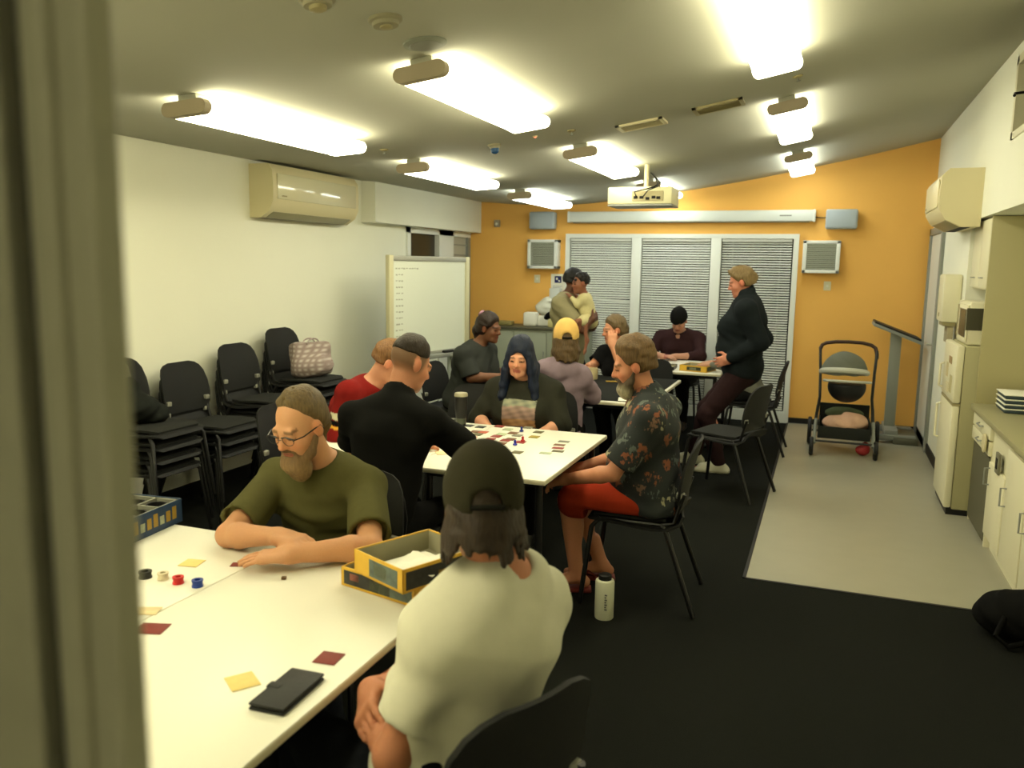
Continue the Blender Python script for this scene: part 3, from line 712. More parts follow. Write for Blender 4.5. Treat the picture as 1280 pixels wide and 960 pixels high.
# stacks along the left wall
G = 'stacked charcoal chairs by the left wall'
pos = ['bottom', 'second', 'third', 'fourth', 'fifth']
for si, (x, y, n, nm_) in enumerate(((-3.78, 3.80, 4, 'in the stack half hidden by the door jamb'), (-3.78, 4.36, 3, 'in the low chair stack second from the door jamb'),
                                (-3.80, 4.92, 4, 'in the stack right behind the bearded man in green'), (-3.82, 5.47, 5, 'in the stack that carries the checked bag'))):
    for k in range(n):
        chair(x + .012 * k, y, 1, .0, 'black chair, %s one up, %s' % ('topmost' if k == n - 1 else pos[k], nm_) if k < n - 1 else 'topmost black chair ' + nm_, G, z=.078 * k)
# single chairs
chair(-1.72, 2.58, .05, -1, 'black chair the bearded man in the green shirt sits on')
chair(-1.80, 3.18, -.03, 1, 'black chair under the man in the black polo shirt, back rim towards the camera')
chair(-.745, 1.565, -.90, .43, 'black chair under the man in white t-shirt and cap')
chair(-.84, 4.08, -1, -.06, 'black chair under the man in red shorts')
chair(-1.70, 5.00, .1, -1, 'black chair under the woman with blue hair')
chair(-2.22, 5.02, .1, -1, 'empty black chair with pale back rim behind the tumbler')
chair(-2.74, 4.02, 1, 0, 'black chair under the person in the red striped jersey')
chair(-2.88, 6.34, 1, -.1, 'dark chair under the woman with the scrunchie')
chair(-1.78, 5.42, 0, 1, 'black chair under the person in the lilac hoodie')
chair(-1.52, 7.25, -.2, -1, 'black chair under the woman holding the mug')
chair(-1.48, 9.02, 0, -1, 'black chair under the person in the beanie')
chair(-.66, 6.30, -.95, .31, 'empty charcoal chair on the carpet edge in front of the standing woman')

# ------------------------------------------------------------------ tables
def table(x0, x1, y0, y1, label, group=None, top=m_white, rot=0, z=.735, insx=.06, lm=m_leg):
    cx, cy = (x0 + x1) / 2, (y0 + y1) / 2; hx, hy = (x1 - x0) / 2, (y1 - y0) / 2
    t = empty('folding_table', (cx, cy, 0), rot, label, 'table', group)
    MB().box((-hx, -hy, z - .024), (hx, hy, z), .004).build('tabletop', top, t)
    MB().box((-hx - .001, -hy - .001, z - .022), (hx + .001, hy + .001, z - .005), .003).build('edge_band', m_edge, t)
    for sy in (-1, 1):
        for sx in (-1, 1):
            MB().tube([(sx * (hx - insx), sy * (hy - .10), z - .03), (sx * (hx - insx), sy * (hy - .10), .0)], .018, 10).build('leg', lm, t)
        MB().box((-hx + insx, sy * (hy - .10) - .015, z - .06), (hx - insx, sy * (hy - .10) + .015, z - .025)).build('rail', lm, t)
    return t
table(-1.640, -.975, .62, 2.27, 'white topped table nearest the camera, on the right of the seam, with the yellow boxes')
table(-2.42, -1.643, .62, 2.27, 'white topped table by the door jamb, left of the seam, with the coloured tokens')
table(-1.80, -1.12, 3.39, 4.49, 'right half of the middle white table, corner beside the man in red shorts')
table(-2.48, -1.803, 3.39, 4.49, 'left half of the middle white table, carrying the tumbler and laid out tiles')
tb = table(-2.35, -1.12, 5.62, 7.0, 'table covered with a black felt mat where the woman holds a mug')
table(-1.62, -.86, 7.55, 8.55, 'farthest white table by the blinds, with the yellow box and black tray')
fm = MB().box((-2.33, 5.66, .7365), (-1.14, 6.98, .741), .002).build('felt_mat', cloth('felt_black', (.13, .135, .13)))
tag(fm, 'black felt playing mat covering the table behind the woman with blue hair', 'mat')

# ------------------------------------------------------------------ small things on the near tables
Zt = .7355
def slab(name, px, py, sx, sy, h, rot, mt, label, cat, group=None, z=Zt, bev=.001, loc=None):
    p = loc or at(px, py, z=z)
    o_ = MB().box((-sx / 2, -sy / 2, 0), (sx / 2, sy / 2, h), bev).build(name, mt)
    o_.location = (p[0], p[1], z); o_.rotation_euler = (0, 0, rot); return tag(o_, label, cat, group)
m_cardy = mat('card_yellow', (.90, .80, .50), .6, var=.05); m_cardr = mat('card_red', (.48, .17, .13), .6, var=.08); m_cardp = mat('card_pale', (.86, .78, .60), .6, var=.1)
slab('card', 240, 704, .062, .062, .002, .2, m_cardy, 'yellow square card behind the red and blue tokens', 'card')
slab('card', 303, 852, .064, .072, .002, .95, m_cardy, 'yellow square card beside the black phone case', 'card')
slab('card', 411, 823, .058, .060, .002, .1, m_cardr, 'dark red card near the table edge behind the phone case', 'card')
slab('card', 190, 786, .075, .062, .002, .3, m_cardr, 'dark red card lying by the door jamb', 'card')
slab('card', 183, 764, .07, .05, .002, .4, m_cardp, 'pale printed card across the seam by the door jamb', 'card')
slab('card', 299, 706, .05, .035, .002, .4, m_cardr, 'dark red card under the bearded man\'s fingertips', 'card')
slab('token', 355, 724, .014, .012, .008, .4, mat('brown_token', (.35, .25, .15)), 'tiny brown token alone in front of the bearded man', 'token')
ph = empty('phone_case', (-1.056, 1.425, Zt), .05, 'black folding phone wallet lying near the table edge', 'phone case')
MB().box((-.043, -.083, 0), (.043, .083, .007), .003).box((-.043, -.083, .0105), (.043, .083, .0175), .003).build('cover', mat('black_leather', (.10, .105, .10), .55, .4, 250), ph)
MB().box((-.039, -.078, .006), (.038, .078, .0115), .002).build('phone', m_black, ph)
MB().box((-.048, -.012, .004), (-.016, .012, .0195), .003).build('clasp', mat('black_leather', (.10, .105, .10)), ph)
def token(px, py, rgb, label, r=.0165, h=.021):
    p = at(px, py, z=Zt)
    t = empty('token_reel', (p[0], p[1], Zt), 0, label, 'token', 'token reels by the door jamb')
    m_ = mat('token_%d%d%d' % tuple(int(c * 9) for c in rgb), rgb, .4)
    MB().lathe((0, 0, 0), [(r * .45, 0), (r, 0), (r, .004), (r * .9, .0045), (r * .9, h - .0045), (r, h - .004), (r, h), (r * .5, h), (r * .5, h - .006)], 20).build('reel', m_, t)
    MB().lathe((0, 0, h - .0065), [(r * .5, 0), (r * .5, .001)], 16).build('core', m_dark, t); return t
token(182, 722, (.12, .12, .11), 'black token reel, leftmost in the row of four', .019)
token(204, 724, (.85, .80, .68), 'white token reel between the black and the red one')
token(223, 729, (.80, .14, .14), 'red token reel beside the white one')
token(247, 733, (.10, .22, .55), 'blue token reel, rightmost in the row of four')
# the two open yellow game boxes
m_by = mat('box_yellow', (.86, .68, .22), .5, var=.03); m_bin = mat('box_inner_grey', (.62, .60, .50), .8)
m_art1 = mat('box_art_dark', (.17, .17, .16), .4, var=.5, vscale=45); m_art2 = mat('box_art_blue', (.33, .38, .36), .4, var=.5, vscale=35); m_art3 = mat('box_art_green', (.22, .24, .17), .4, var=.6, vscale=50)
m_let = mat('box_letter_gold', (.62, .50, .20), .5)
m_let2 = mat('box_letter_grey', (.45, .45, .42), .5)
def open_box(name, loc, rot, sx, sy, h, label, cat, arts, wall=.004, my=m_by):
    t = empty(name, loc, rot, label, cat, 'open yellow game boxes') if 'yellow' in label else empty(name, loc, rot, label, cat)
    a, b = sx / 2, sy / 2
    MB().box((-a, -b, 0), (a, b, .004)).box((-a, -b, 0), (-a + wall, b, h)).box((a - wall, -b, 0), (a, b, h)).box((-a, -b, 0), (a, -b + wall, h)).box((-a, b - wall, 0), (a, b, h)).build('tray', my, t)
    MB().box((-a + wall, -b + wall, .004), (a - wall, b - wall, .006)).box((-a + wall, -b + wall, .005), (-a + wall + .001, b - wall, h - .004)).box((a - wall - .001, -b + wall, .005), (a - wall, b - wall, h - .004)).box((-a + wall, b - wall - .001, .005), (a - wall, b - wall, h - .004)).box((-a + wall, -b + wall, .005), (a - wall, -b + wall + .001, h - .004)).build('lining', m_bin, t)
    for k, (side, u0, u1, z0, z1, mt_) in enumerate(arts):
        e = .0008
        if side == 'f': MB().box((u0 * a, -b - e, z0 * h), (u1 * a, -b, z1 * h)).build('printed_panel', mt_, t)
        if side == 'r': MB().box((a, u0 * b, z0 * h), (a + e, u1 * b, z1 * h)).build('printed_panel', mt_, t)
    return t
m_pink = mat('box_art_pink', (.60, .36, .30), .5, var=.2, vscale=60); m_pale = mat('box_art_pale', (.60, .62, .52), .5, var=.25, vscale=60)
bx1 = open_box('game_box', (-1.118, 2.125, Zt), -.235, .285, .30, .058, 'lower yellow edged game box under the open one, dark picture sides', 'box',
         [('f', -.92, -.2, .14, .86, m_art1), ('f', -.2, .35, .14, .86, m_art3), ('f', .35, .93, .14, .86, m_art2), ('f', -.75, -.5, .4, .75, m_pink), ('f', -.08, .08, .2, .8, m_pale), ('r', -.5, .95, .1, .86, m_art3)])
bx2 = open_box('game_box', (-1.068, 2.062, Zt + .060), -.43, .23, .275, .068, 'upper open yellow game box holding crumpled white sheets', 'box',
         [('f', -.35, .80, .12, .86, m_art2), ('f', -.15, .35, .25, .75, m_pale), ('r', -.92, .92, .1, .86, m_art1), ('r', -.1, .75, .35, .55, m_let)])
# punched sheets in the upper box
sh_ = MB()
for i in range(3):
    g = 7; a = .085 - .012 * i; b = .08
    Mx = Matrix.Translation((-1.06 + .010 * i, 2.062 - .01 * i, Zt + .069 + .006 * i)) @ Matrix.Rotation(-.5 + .30 * i, 4, 'Z')
    vs = [Mx @ Vector((-a + 2 * a * u_ / g, -b + 2 * b * v_ / g, .010 + .008 * math.sin(u_ * 1.3 + i * 2) * math.cos(v_ * 1.1 + i))) for u_ in range(g + 1) for v_ in range(g + 1)]
    vs2 = [Vector(v) + Vector((0, 0, -.0008)) for v in vs]; n_ = len(vs); fs = []
    for u_ in range(g):
        for v_ in range(g): q = u_ * (g + 1) + v_; fs += [(q, q + 1, q + g + 2, q + g + 1), (n_ + q, n_ + q + g + 1, n_ + q + g + 2, n_ + q + 1)]
    sh_.add(vs + vs2, fs)
tag(sh_.build('paper_sheets', m_paper), 'crumpled white sheets lying in the upper yellow box', 'paper')
# compartment box on the chair at the left
cb = open_box('compartment_box', (-2.285, 2.125, Zt), .10, .30, .34, .085, 'navy game box with grey compartment tray at the far left corner of the near table', 'box', [], my=mat('box_navy', (.17, .25, .36), .5, var=.25, vscale=25))
m_tray = mat('tray_grey', (.50, .50, .45), .6)
mt_ = MB()
for v in (-.145, -.05, .045, .135): mt_.box((v, -.165, .02), (v + .008, .165, .082))
for v in (-.165, -.055, .055, .155): mt_.box((-.145, v, .02), (.143, v + .008, .082))
mt_.box((-.145, -.165, .02), (.145, .165, .026)); mt_.build('divider_tray', m_tray, cb)
for cxx in (-.093, .0, .093):
    for cyy in (-.105, .0, .105): MB().lathe((cxx, cyy, .026), [(.036, 0), (.036, .050), (.030, .050), (.030, .01)], 14).build('cup', m_dark, cb)
for k in range(9):
    MB().box((.1502, -.15 + k * .033, .022), (.1512, -.15 + k * .033 + .022, .052 + (k % 3) * .008)).build('letter', m_let if k % 3 else m_pale, cb)

# ------------------------------------------------------------------ middle table: tumbler, tiles, tokens
p = at(582, 526, z=Zt); t = empty('travel_tumbler', (-1.985, 4.40, Zt), 0, 'tall black travel tumbler with pale lid on the middle table', 'tumbler')
MB().lathe((0, 0, 0), [(.028, 0), (.030, .004), (.030, .045), (.0305, .05), (.037, .10), (.038, .175)], 24).build('cup', m_black, t)
MB().lathe((0, 0, .174), [(.040, 0), (.040, .012), (.036, .020), (.012, .021)], 24).build('lid', mat('lid_pale', (.62, .60, .50), .4), t)
MB().lathe((0, 0, .010), [(.0308, 0), (.0312, .034)], 24).build('base_band', mat('band_grey', (.28, .30, .24), .3), t)
tint = {'k': ('black', (.13, .14, .12)), 'r': ('dark red', (.55, .16, .12)), 's': ('salmon red', (.74, .36, .24)), 'o': ('olive brown', (.36, .34, .20)), 'p': ('pale green', (.66, .70, .58)), 'g': ('grey', (.48, .47, .40)), 'y': ('yellow olive', (.62, .54, .16)), 'b': ('brown', (.45, .30, .18))}
tiles = [(245, 172, 'k'), (325, 181, 'k'), (450, 177, 'r'), (640, 185, 'g'), (505, 197, 'p'), (710, 215, 'o'), (212, 208, 'o'), (340, 216, 's'), (302, 231, 'o'), (465, 229, 'p'), (430, 243, 'r'), (570, 238, 'g'), (682, 247, 'y'),
         (262, 251, 's'), (388, 262, 'r'), (523, 262, 'b'), (250, 272, 's'), (492, 270, 'r'), (462, 290, 'b'), (590, 282, 'r'), (568, 350, 'o'), (205, 236, 'b'), (330, 290, 's'), (400, 290, 'b'), (290, 212, 'b'), (540, 222, 'b')]
ORD = ['leftmost', 'second from the left', 'third from the left', 'fourth from the left', 'fifth from the left', 'rightmost']
for i, (zx, zy, c) in enumerate(tiles):
    nm_, rgb = tint[c]; same = sorted(q for q in tiles if q[2] == c); kq = same.index((zx, zy, c)); wh = ('only ' if len(same) == 1 else (ORD[kq] if kq < len(same) - 1 else 'rightmost') + ' ')
    slab('game_tile', 540 + zx * .1875, 500 + zy * .1875, .052, .055, .003, .02 * (i % 5 - 2), mat('tile_' + nm_.replace(' ', '_'), rgb, .5, var=.35, vscale=60), wh + nm_ + ' square tile in the layout on the middle table' if len(same) > 1 else 'the only ' + nm_ + ' square tile in the layout on the middle table', 'tile', 'tiles of the layout on the middle table')
for (zx, zy, c, lb) in ((880, 278, 'g', 'grey card, farthest of the short fan'), (850, 300, 'b', 'brown card second in the fan'), (840, 321, 'r', 'bright red card in the middle of the fan'), (840, 342, 'o', 'olive card below the red one in the fan'), (757, 355, 'p', 'pale card at the near end of the fan')):
    slab('playing_card', 540 + zx * .1875, 500 + zy * .1875, .060, .042, .002, .05, mat('tile_' + tint[c][0].replace(' ', '_'), tint[c][1], .5), lb + ' by the man in red shorts', 'card')
for (zx, zy, rgb, lb) in ((597, 209, (.10, .18, .50), 'small blue token at the back of the tile layout'), (553, 300, (.05, .12, .60), 'blue player token standing by the front tiles'), (605, 275, (.70, .08, .06), 'red player token beside the blue one')):
    p = at(540 + zx * .1875, 500 + zy * .1875, z=Zt + .004); o_ = MB().lathe((0, 0, 0), [(.012, 0), (.012, .006), (.006, .010), (.007, .022), (.004, .027)], 12).build('player_token', mat('ptok%d' % int(rgb[2] * 99), rgb, .35)); o_.location = (p[0], p[1], Zt + .004); tag(o_, lb, 'token')
slab('playing_card', 552, 566, .06, .09, .002, .6, m_cardp, 'pale card under the hand of the man in black', 'card')

# ------------------------------------------------------------------ black table and far table
def mug(loc, label, rgb=(.80, .74, .58), r=.042, h=.095, ha=0):
    t = empty('mug', loc, ha, label, 'mug'); m_ = mat('mug_glaze_%d' % int(rgb[0] * 100), rgb, .3)
    MB().lathe((0, 0, 0), [(r * .88, 0), (r, .01), (r, h), (r - .005, h), (r - .006, .012), (.002, .01)], 24).build('cup', m_, t)
    MB().tube([(r - .003, 0, h * .8), (r + .022, 0, h * .78), (r + .03, 0, h * .5), (r + .02, 0, h * .25), (r - .003, 0, h * .22)], .006, 8).build('handle', m_, t); return t
pm = at(742, 472, z=.742); mug((-1.80, 6.663, .742), 'cream mug held by the woman resting her cheek on her hand', ha=2.6)
slab('paper_sheet', 812, 497, .21, .15, .003, .2, m_paper, 'white sheet of paper on the corner of the black mat', 'paper', z=.742, loc=(-1.25, 5.74))
slab('card', 765, 477, .10, .05, .004, .3, mat('card_gold', (.66, .54, .14)), 'small yellow card on the black mat', 'card', z=.742)
slab('card', 735, 481, .07, .03, .002, .1, mat('card_lilac', (.45, .42, .44)), 'small dim card on the black mat beside the lilac hoodie', 'card', z=.742)
bt_ = open_box('game_box', (-1.09, 7.74, Zt), -.25, .26, .24, .055, 'small open yellow box on the farthest table', 'box', [('f', -.45, .6, .2, .8, m_art3), ('f', -.25, .25, .3, .7, m_pale), ('r', -.8, .8, .15, .85, m_art3)])
tr_ = open_box('card_tray', (-1.45, 7.76, Zt), .05, .30, .28, .03, 'low black tray of cards on the farthest table', 'tray', [('f', -.9, .9, .1, .9, mat('tray_print', (.35, .34, .31), .5, var=.5, vscale=40))], my=mat('tray_black', (.09, .09, .09), .4))
slab('game_board', 0, 0, .34, .30, .006, .1, mat('board_cream', (.80, .74, .55), .6), 'cream sheet lying behind the yellow box on the farthest table', 'board', loc=(-1.10, 8.15))
# white water bottle on the carpet
t = empty('water_bottle', (-.915, 3.72, 0), 0, 'white cylindrical water bottle with black cap standing on the carpet', 'bottle')
MB().lathe((0, 0, 0), [(.043, 0), (.046, .004), (.046, .182), (.043, .190), (.030, .194)], 28).build('bottle', mat('bottle_white', (.84, .84, .74), .35), t)
MB().lathe((0, 0, .193), [(.031, 0), (.031, .022), (.026, .026), (.004, .027)], 24).build('cap', m_black, t)
for k in range(7): MB().box((.012, -.0468, .055 + k * .012), (.024 - .004 * (k % 2), -.0440, .061 + k * .012)).build('letter', m_let2, t)
# checked bag on the last stack, coat and bag on the first
def bag_mat():
    mt = mat('bag_check', (.66, .60, .57), .9, .3, 200); nt = mt.node_tree; b = nt.nodes['Principled BSDF']
    tc = nt.nodes.new('ShaderNodeTexCoord'); ws = []
    for sc, dr_ in ((9, 'X'), (9, 'Z')):
        wv = nt.nodes.new('ShaderNodeTexWave'); wv.bands_direction = dr_; wv.inputs['Scale'].default_value = sc; wv.inputs['Distortion'].default_value = 1.5; nt.links.new(tc.outputs['Object'], wv.inputs[0]); ws.append(wv)
    mx = nt.nodes.new('ShaderNodeMath'); mx.operation = 'MULTIPLY'; nt.links.new(ws[0].outputs['Fac'], mx.inputs[0]); nt.links.new(ws[1].outputs['Fac'], mx.inputs[1])
    cr = nt.nodes.new('ShaderNodeValToRGB'); cr.color_ramp.elements[0].color = (*lin((.58, .51, .49)), 1); cr.color_ramp.elements[1].color = (*lin((.78, .74, .71)), 1)
    nt.links.new(mx.outputs[0], cr.inputs[0]); nt.links.new(cr.outputs[0], b.inputs['Base Color']); return mt
bt = empty('tote_bag', (-3.70, 5.47, .79), 0, 'pale checked fabric bag on the topmost chair behind the man in green', 'bag')
C = Field(); Fb = frame((1, -.55, .22))
C.rbox((-3.77, 5.49, .925), (.165, .055, .130), .03, Fb, k=.03); C.ell((-3.73, 5.45, .88), (.155, .09, .08), Fb, k=.06)
V, Fq = C.mesh(.010, .006, 4); npmesh('bag_body', V, Fq, bag_mat(), bt).matrix_parent_inverse = Matrix.Translation(bt.location).inverted()
for q in (-1, 1):
    hnd = MB().tube([(-3.77 + q * .02, 5.49 + .08 * math.cos(a), 1.045 + .04 * math.sin(a)) for a in [math.pi * i / 8 for i in range(9)]], .006, 6).build('handle', MATS['bag_check']); inv(hnd, bt)
ct = empty('folded_coat', (-3.80, 3.78, .71), 0, 'dark folded coat with grey lining on the chair stack beside the door jamb', 'coat')
C = Field(); C.ell((-3.84, 3.76, .80), (.15, .15, .09), k=.05); C.ell((-3.93, 3.74, .90), (.08, .14, .09), k=.05); C.cap((-3.74, 3.86, .76), (-3.92, 3.84, .82), .05, k=.05)
V, Fq = C.mesh(.011, .010, 8); inv(npmesh('coat_body', V, Fq, cloth('coat_dark', (.13, .14, .13))), ct)
C = Field(); C.ell((-3.95, 3.74, .98), (.05, .11, .10), k=.05); V, Fq = C.mesh(.011, .006, 3); inv(npmesh('lining', V, Fq, cloth('coat_lining', (.45, .44, .38))), ct)
# black backpack at lower right
bp = empty('backpack', (.95, 4.30, 0), 0, 'black bag slumped on the floor at the lower right edge', 'bag')
C = Field(); C.ell((.93, 4.26, .10), (.20, .15, .115), k=.05); C.ell((1.06, 4.22, .15), (.14, .15, .15), k=.06); C.half((0, 0, .0), (0, 0, -1))
V, Fq = C.mesh(.010, .007, 6); inv(npmesh('bag_body', V, Fq, cloth('bag_black', (.06, .06, .06))), bp)
inv(MB().tube([(.84, 4.14, .13), (.80, 4.08, .06), (.85, 4.07, .02), (.95, 4.10, .05)], .012, 8).build('strap', cloth('bag_black', (.06, .06, .06))), bp)

# ------------------------------------------------------------------ whiteboard on its stand
wb = empty('whiteboard', (-3.48, 7.0, 0), rz_of(.973, -.23), 'mobile whiteboard with faint handwriting beside the left wall', 'whiteboard')
# local: +Y faces the room; board spans x
HWB = .54
MB().box((-HWB, -.012, .84), (HWB, .008, 1.735)).build('board', mat('whiteboard_surface', (.88, .90, .84), .25, spec=.5), wb)
MB().box((-HWB - .02, -.022, 1.70), (HWB + .02, .018, 1.745), .004).box((-HWB - .02, -.022, .83), (HWB + .02, .018, .865), .004).build('top_rail', m_alu, wb)
m_post = mat('whiteboard_post', (.80, .78, .64), .5)
for sx in (-1, 1): MB().box((sx * (HWB + .012) - .03, -.026, .82), (sx * (HWB + .012) + .03, .022, 1.75), .008).build('side_rail', m_post, wb)
MB().box((-HWB + .1, .01, .80), (HWB - .1, .09, .835), .004).build('pen_tray', m_grey, wb)
for sx in (-.22, .30): MB().box((sx - .07, .02, .835), (sx + .07, .06, .86), .008).build('eraser', m_black, wb)
for sx in (-.36, .36):
    MB().box((sx - .03, -.06, .09), (sx + .03, -.03, 1.3), .006).build('post', mat('stand_pale', (.72, .76, .74), .4), wb)
    MB().box((sx - .025, -.33, .05), (sx + .025, .30, .09), .006).build('foot', m_grey, wb)
    for sy in (-.3, .27): MB().tube([(sx - .012, sy, .026), (sx + .012, sy, .026)], .026, 12).build('castor', m_black, wb)
rr = random.Random(3); wr_ = MB()
for k in range(12):
    z = 1.63 - k * .055
    for j in range(3 if k else 9): 
        x0 = HWB - .05 - j * .035 - rr.random() * .01
        wr_.box((x0 - .024, .0078, z - rr.random() * .006), (x0, .0088, z + .008))
tag(wr_.build('handwriting', mat('marker_faint', (.66, .67, .60), .5), wb), kind=None)

# ------------------------------------------------------------------ air conditioners
def aircon(loc, rot, L, H_, D, label, cap=m_cream):
    t = empty('air_conditioner', loc, rot, label, 'air conditioner')    # local x along the wall, +y out of the wall
    prof = [(0, 0), (D * .45, 0), (D * .82, .05), (D * .98, .12), (D, H_ * .5), (D * .97, H_ - .05), (D * .80, H_), (0, H_)]
    MB().prism(prof, -L / 2, L / 2, 'x').build('casing', cap, t)
    MB().box((-L / 2 + .05, D * .99, .14), (L / 2 - .05, D * 1.0 + .006, H_ - .07), .004).build('front_panel', mat('ac_gloss', (.87, .85, .72), .12, spec=.6, coat=.4) if rot < 0 else cap, t)
    a = math.atan2(.07, D * .37)
    MB().box((-L / 2 + .06, 0, 0), (L / 2 - .06, D * .40, .008), .002, Matrix.Translation((0, D * .45, -.004)) @ Matrix.Rotation(math.atan2(.05, D * .37), 4, 'X')).build('louvre_flap', mat('ac_flap', (.60, .58, .46), .4), t)
    MB().box((-L / 2 + .06, D * .2, -.003), (L / 2 - .06, D * .44, .01)).build('air_outlet', m_dark, t)
    MB().box((L / 2 - .16, D + .003, .16), (L / 2 - .10, D + .009, .17)).build('badge', m_creamd, t)
    return t
aircon((WL, 5.93, 2.01), -math.pi / 2, 1.22, .40, .22, 'long glossy cream air conditioner on the left wall')
aircon((XR, 7.05, 1.99), math.pi / 2, .90, .40, .27, 'cream air conditioner high on the right wall')

# ------------------------------------------------------------------ back wall fittings
sc = empty('projector_screen', (-1.54, YB, 2.235), 0, 'rolled up projector screen in a long white housing above the blinds', 'projector screen')
MB().box((-1.36, -.11, -.055), (1.36, 0, .065), .015).build('housing', mat('screen_white', (.88, .90, .88), .4), sc)
for sx in (-1, 1): MB().box((sx * 1.36 - .03 * (sx > 0), -.115, -.06), (sx * 1.36 + .03 * (sx < 0), 0, .07), .012).build('end_cap', m_frame, sc)
MB().box((-1.3, -.075, -.064), (1.3, -.045, -.05), .003).build('bottom_bar', m_grey, sc)
MB().box((1.0, -.1115, .0), (1.12, -.110, .012)).build('badge', m_grey, sc)
MB().tube([(1.36, -.03, -.01), (1.44, -.02, -.015), (1.50, -.03, -.01)], .006, 6).build('cable', m_black, sc)
for x0, lab in ((-3.20, 'left of the projector screen'), (.075, 'right of the projector screen')):
    t = empty('wall_speaker', (x0, YB, 2.10), 0, 'small pale grey wall speaker ' + lab, 'speaker', 'small pale grey wall speakers')
    MB().box((-.155, -.16, 0), (.155, -.03, .20), .02).build('cabinet', m_spk, t)
    MB().box((-.14, -.165, .015), (.14, -.158, .185), .004).build('grille', mat('speaker_mesh', (.66, .70, .72), .7, .4, 400), t)
    MB().tube([(0, -.04, .1), (0, 0, .1)], .02, 10).build('bracket', m_grey, t)
for x0, lab in ((-3.19, 'left of the blinds'), (-.10, 'right of the blinds')):
    t = empty('louvred_heater', (x0, YB, 1.64), 0, 'square white louvred wall heater ' + lab, 'heater', 'square louvred wall heaters')
    MB().box((-.185, -.14, 0), (.185, 0, .035), .006).box((-.185, -.14, .305), (.185, 0, .34), .006).box((-.185, -.14, 0), (-.145, 0, .34), .006).box((.145, -.14, 0), (.185, 0, .34), .006).build('casing', m_frame, t)
    MB().box((-.15, -.05, .03), (.15, -.02, .31)).build('back_plate', mat('heater_back', (.42, .43, .38), .6), t)
    sm = None
    for k in range(13):
        if sm is None: so = MB().box((-.148, -.012, -.0015), (.148, .012, .0015), 0, Matrix.Rotation(math.radians(35), 4, 'X')).build('slat', mat('heater_slat', (.70, .71, .64), .5), t, False); sm = so.data
        else: so = bpy.data.objects.new('slat', sm); COL.objects.link(so); so.parent = t
        so.location = (0, -.125, .05 + k * .0205)
for (x, z, lb) in ((-3.29, 1.47, 'small cream switch plate under the left louvred heater'), (-.02, 1.46, 'small cream switch plate under the right louvred heater')):
    t = empty('switch_plate', (x, YB, z), 0, lb, 'switch'); MB().box((-.036, -.012, 0), (.036, 0, .095), .004).build('plate', m_cab, t); MB().box((-.012, -.018, .035), (.012, -.011, .06), .002).build('rocker', m_paper, t)
t = empty('motion_sensor', (-3.81, YB, 2.13), 0, 'small beige sensor high on the orange wall at the left', 'sensor'); MB().box((-.035, -.05, 0), (.035, 0, .085), .010).build('casing', m_cap, t); MB().lathe((0, -.05, .035), [(.018, 0), (.012, .008), (.002, .011)], 12, Matrix.Rotation(math.pi / 2, 4, 'X')).build('lens', m_paper, t)
po = empty('notice_sheet', (-3.03, YB, 1.33), 0, 'white notice with a dark blue emblem on the orange wall beside the blinds', 'notice')
MB().box((-.085, -.004, 0), (.085, 0, .25)).build('sheet', m_paper, po)
m_nb = mat('notice_blue', (.10, .13, .38), .6)
MB().box((-.04, -.006, .145), (.045, -.004, .225)).build('emblem', m_nb, po)
MB().box((-.022, -.0075, .180), (.0, -.006, .205)).box((.008, -.0075, .158), (.028, -.006, .178)).build('emblem_mark', m_paper, po)
for k in range(5): MB().box((-.06, -.0055, .03 + k * .018), (.055 - .02 * (k % 2), -.004, .036 + k * .018)).build('text_line', mat('notice_text', (.62, .65, .70), .7), po)

# bench with bits and pieces in the back left corner
bn = empty('side_cabinet', (-3.20, 9.24, 0), 0, 'low pale cabinet against the orange wall in the back left corner', 'cabinet')
MB().box((-.62, -.22, .05), (.62, .24, .94), .004).build('body', mat('cab_greygreen', (.62, .64, .56), .6), bn)
MB().box((-.65, -.25, .94), (.65, .245, .97), .004).build('worktop', mat('worktop_dark', (.34, .33, .26), .5), bn)
for k in range(3): d_ = MB().box((-.60 + k * .405, -.236, .09), (-.205 + k * .405, -.22, .91), .003).build('door', mat('cab_greygreen', (.62, .64, .56)), bn); MB().tube([(-.23 + k * .405, -.25, .6), (-.23 + k * .405, -.25, .7)], .006, 6).build('handle', m_grey, d_)
zt = .972
slab('storage_tin', 0, 0, .22, .16, .05, .1, mat('tin_olive', (.52, .48, .28), .4), 'olive tin on the cabinet beside the seated woman\'s face', 'tin', z=zt, loc=(-3.58, 9.15), bev=.01)
slab('paper_pack', 0, 0, .16, .16, .16, .1, m_paper, 'white pack on the cabinet, leftmost of the white pile', 'pack', z=zt, loc=(-3.26, 9.22), bev=.02)
C = Field(); C.ell((0, 0, .09), (.10, .09, .09), k=.03); C.ell((.05, .0, .17), (.07, .07, .05), k=.04); C.half((0, 0, .001), (0, 0, -1))
V, Fq = C.mesh(.008, .005, 3); V = V + np.array([-3.14, 9.33, zt + .12]); cb_ = slab('storage_box', 0, 0, .3, .18, .122, 0, m_paper, 'white box under the crumpled bag on the cabinet', 'box', z=zt, loc=(-3.06, 9.35), bev=.004)
tag(npmesh('plastic_bag', V, Fq, mat('bag_white', (.86, .86, .80), .4)), 'crumpled white plastic bag on the cabinet pile', 'bag')
slab('carton', 0, 0, .12, .10, .32, 0, mat('carton_grey', (.80, .81, .78), .6), 'tall white carton standing on the cabinet by the yellow cap', 'carton', z=zt + .122, loc=(-3.01, 9.35), bev=.004)
slab('tub', 0, 0, .20, .16, .10, 0, mat('tub_yellow', (.82, .78, .54), .5), 'pale yellow tub on the cabinet behind the yellow cap', 'tub', z=zt, loc=(-2.90, 9.12), bev=.02)
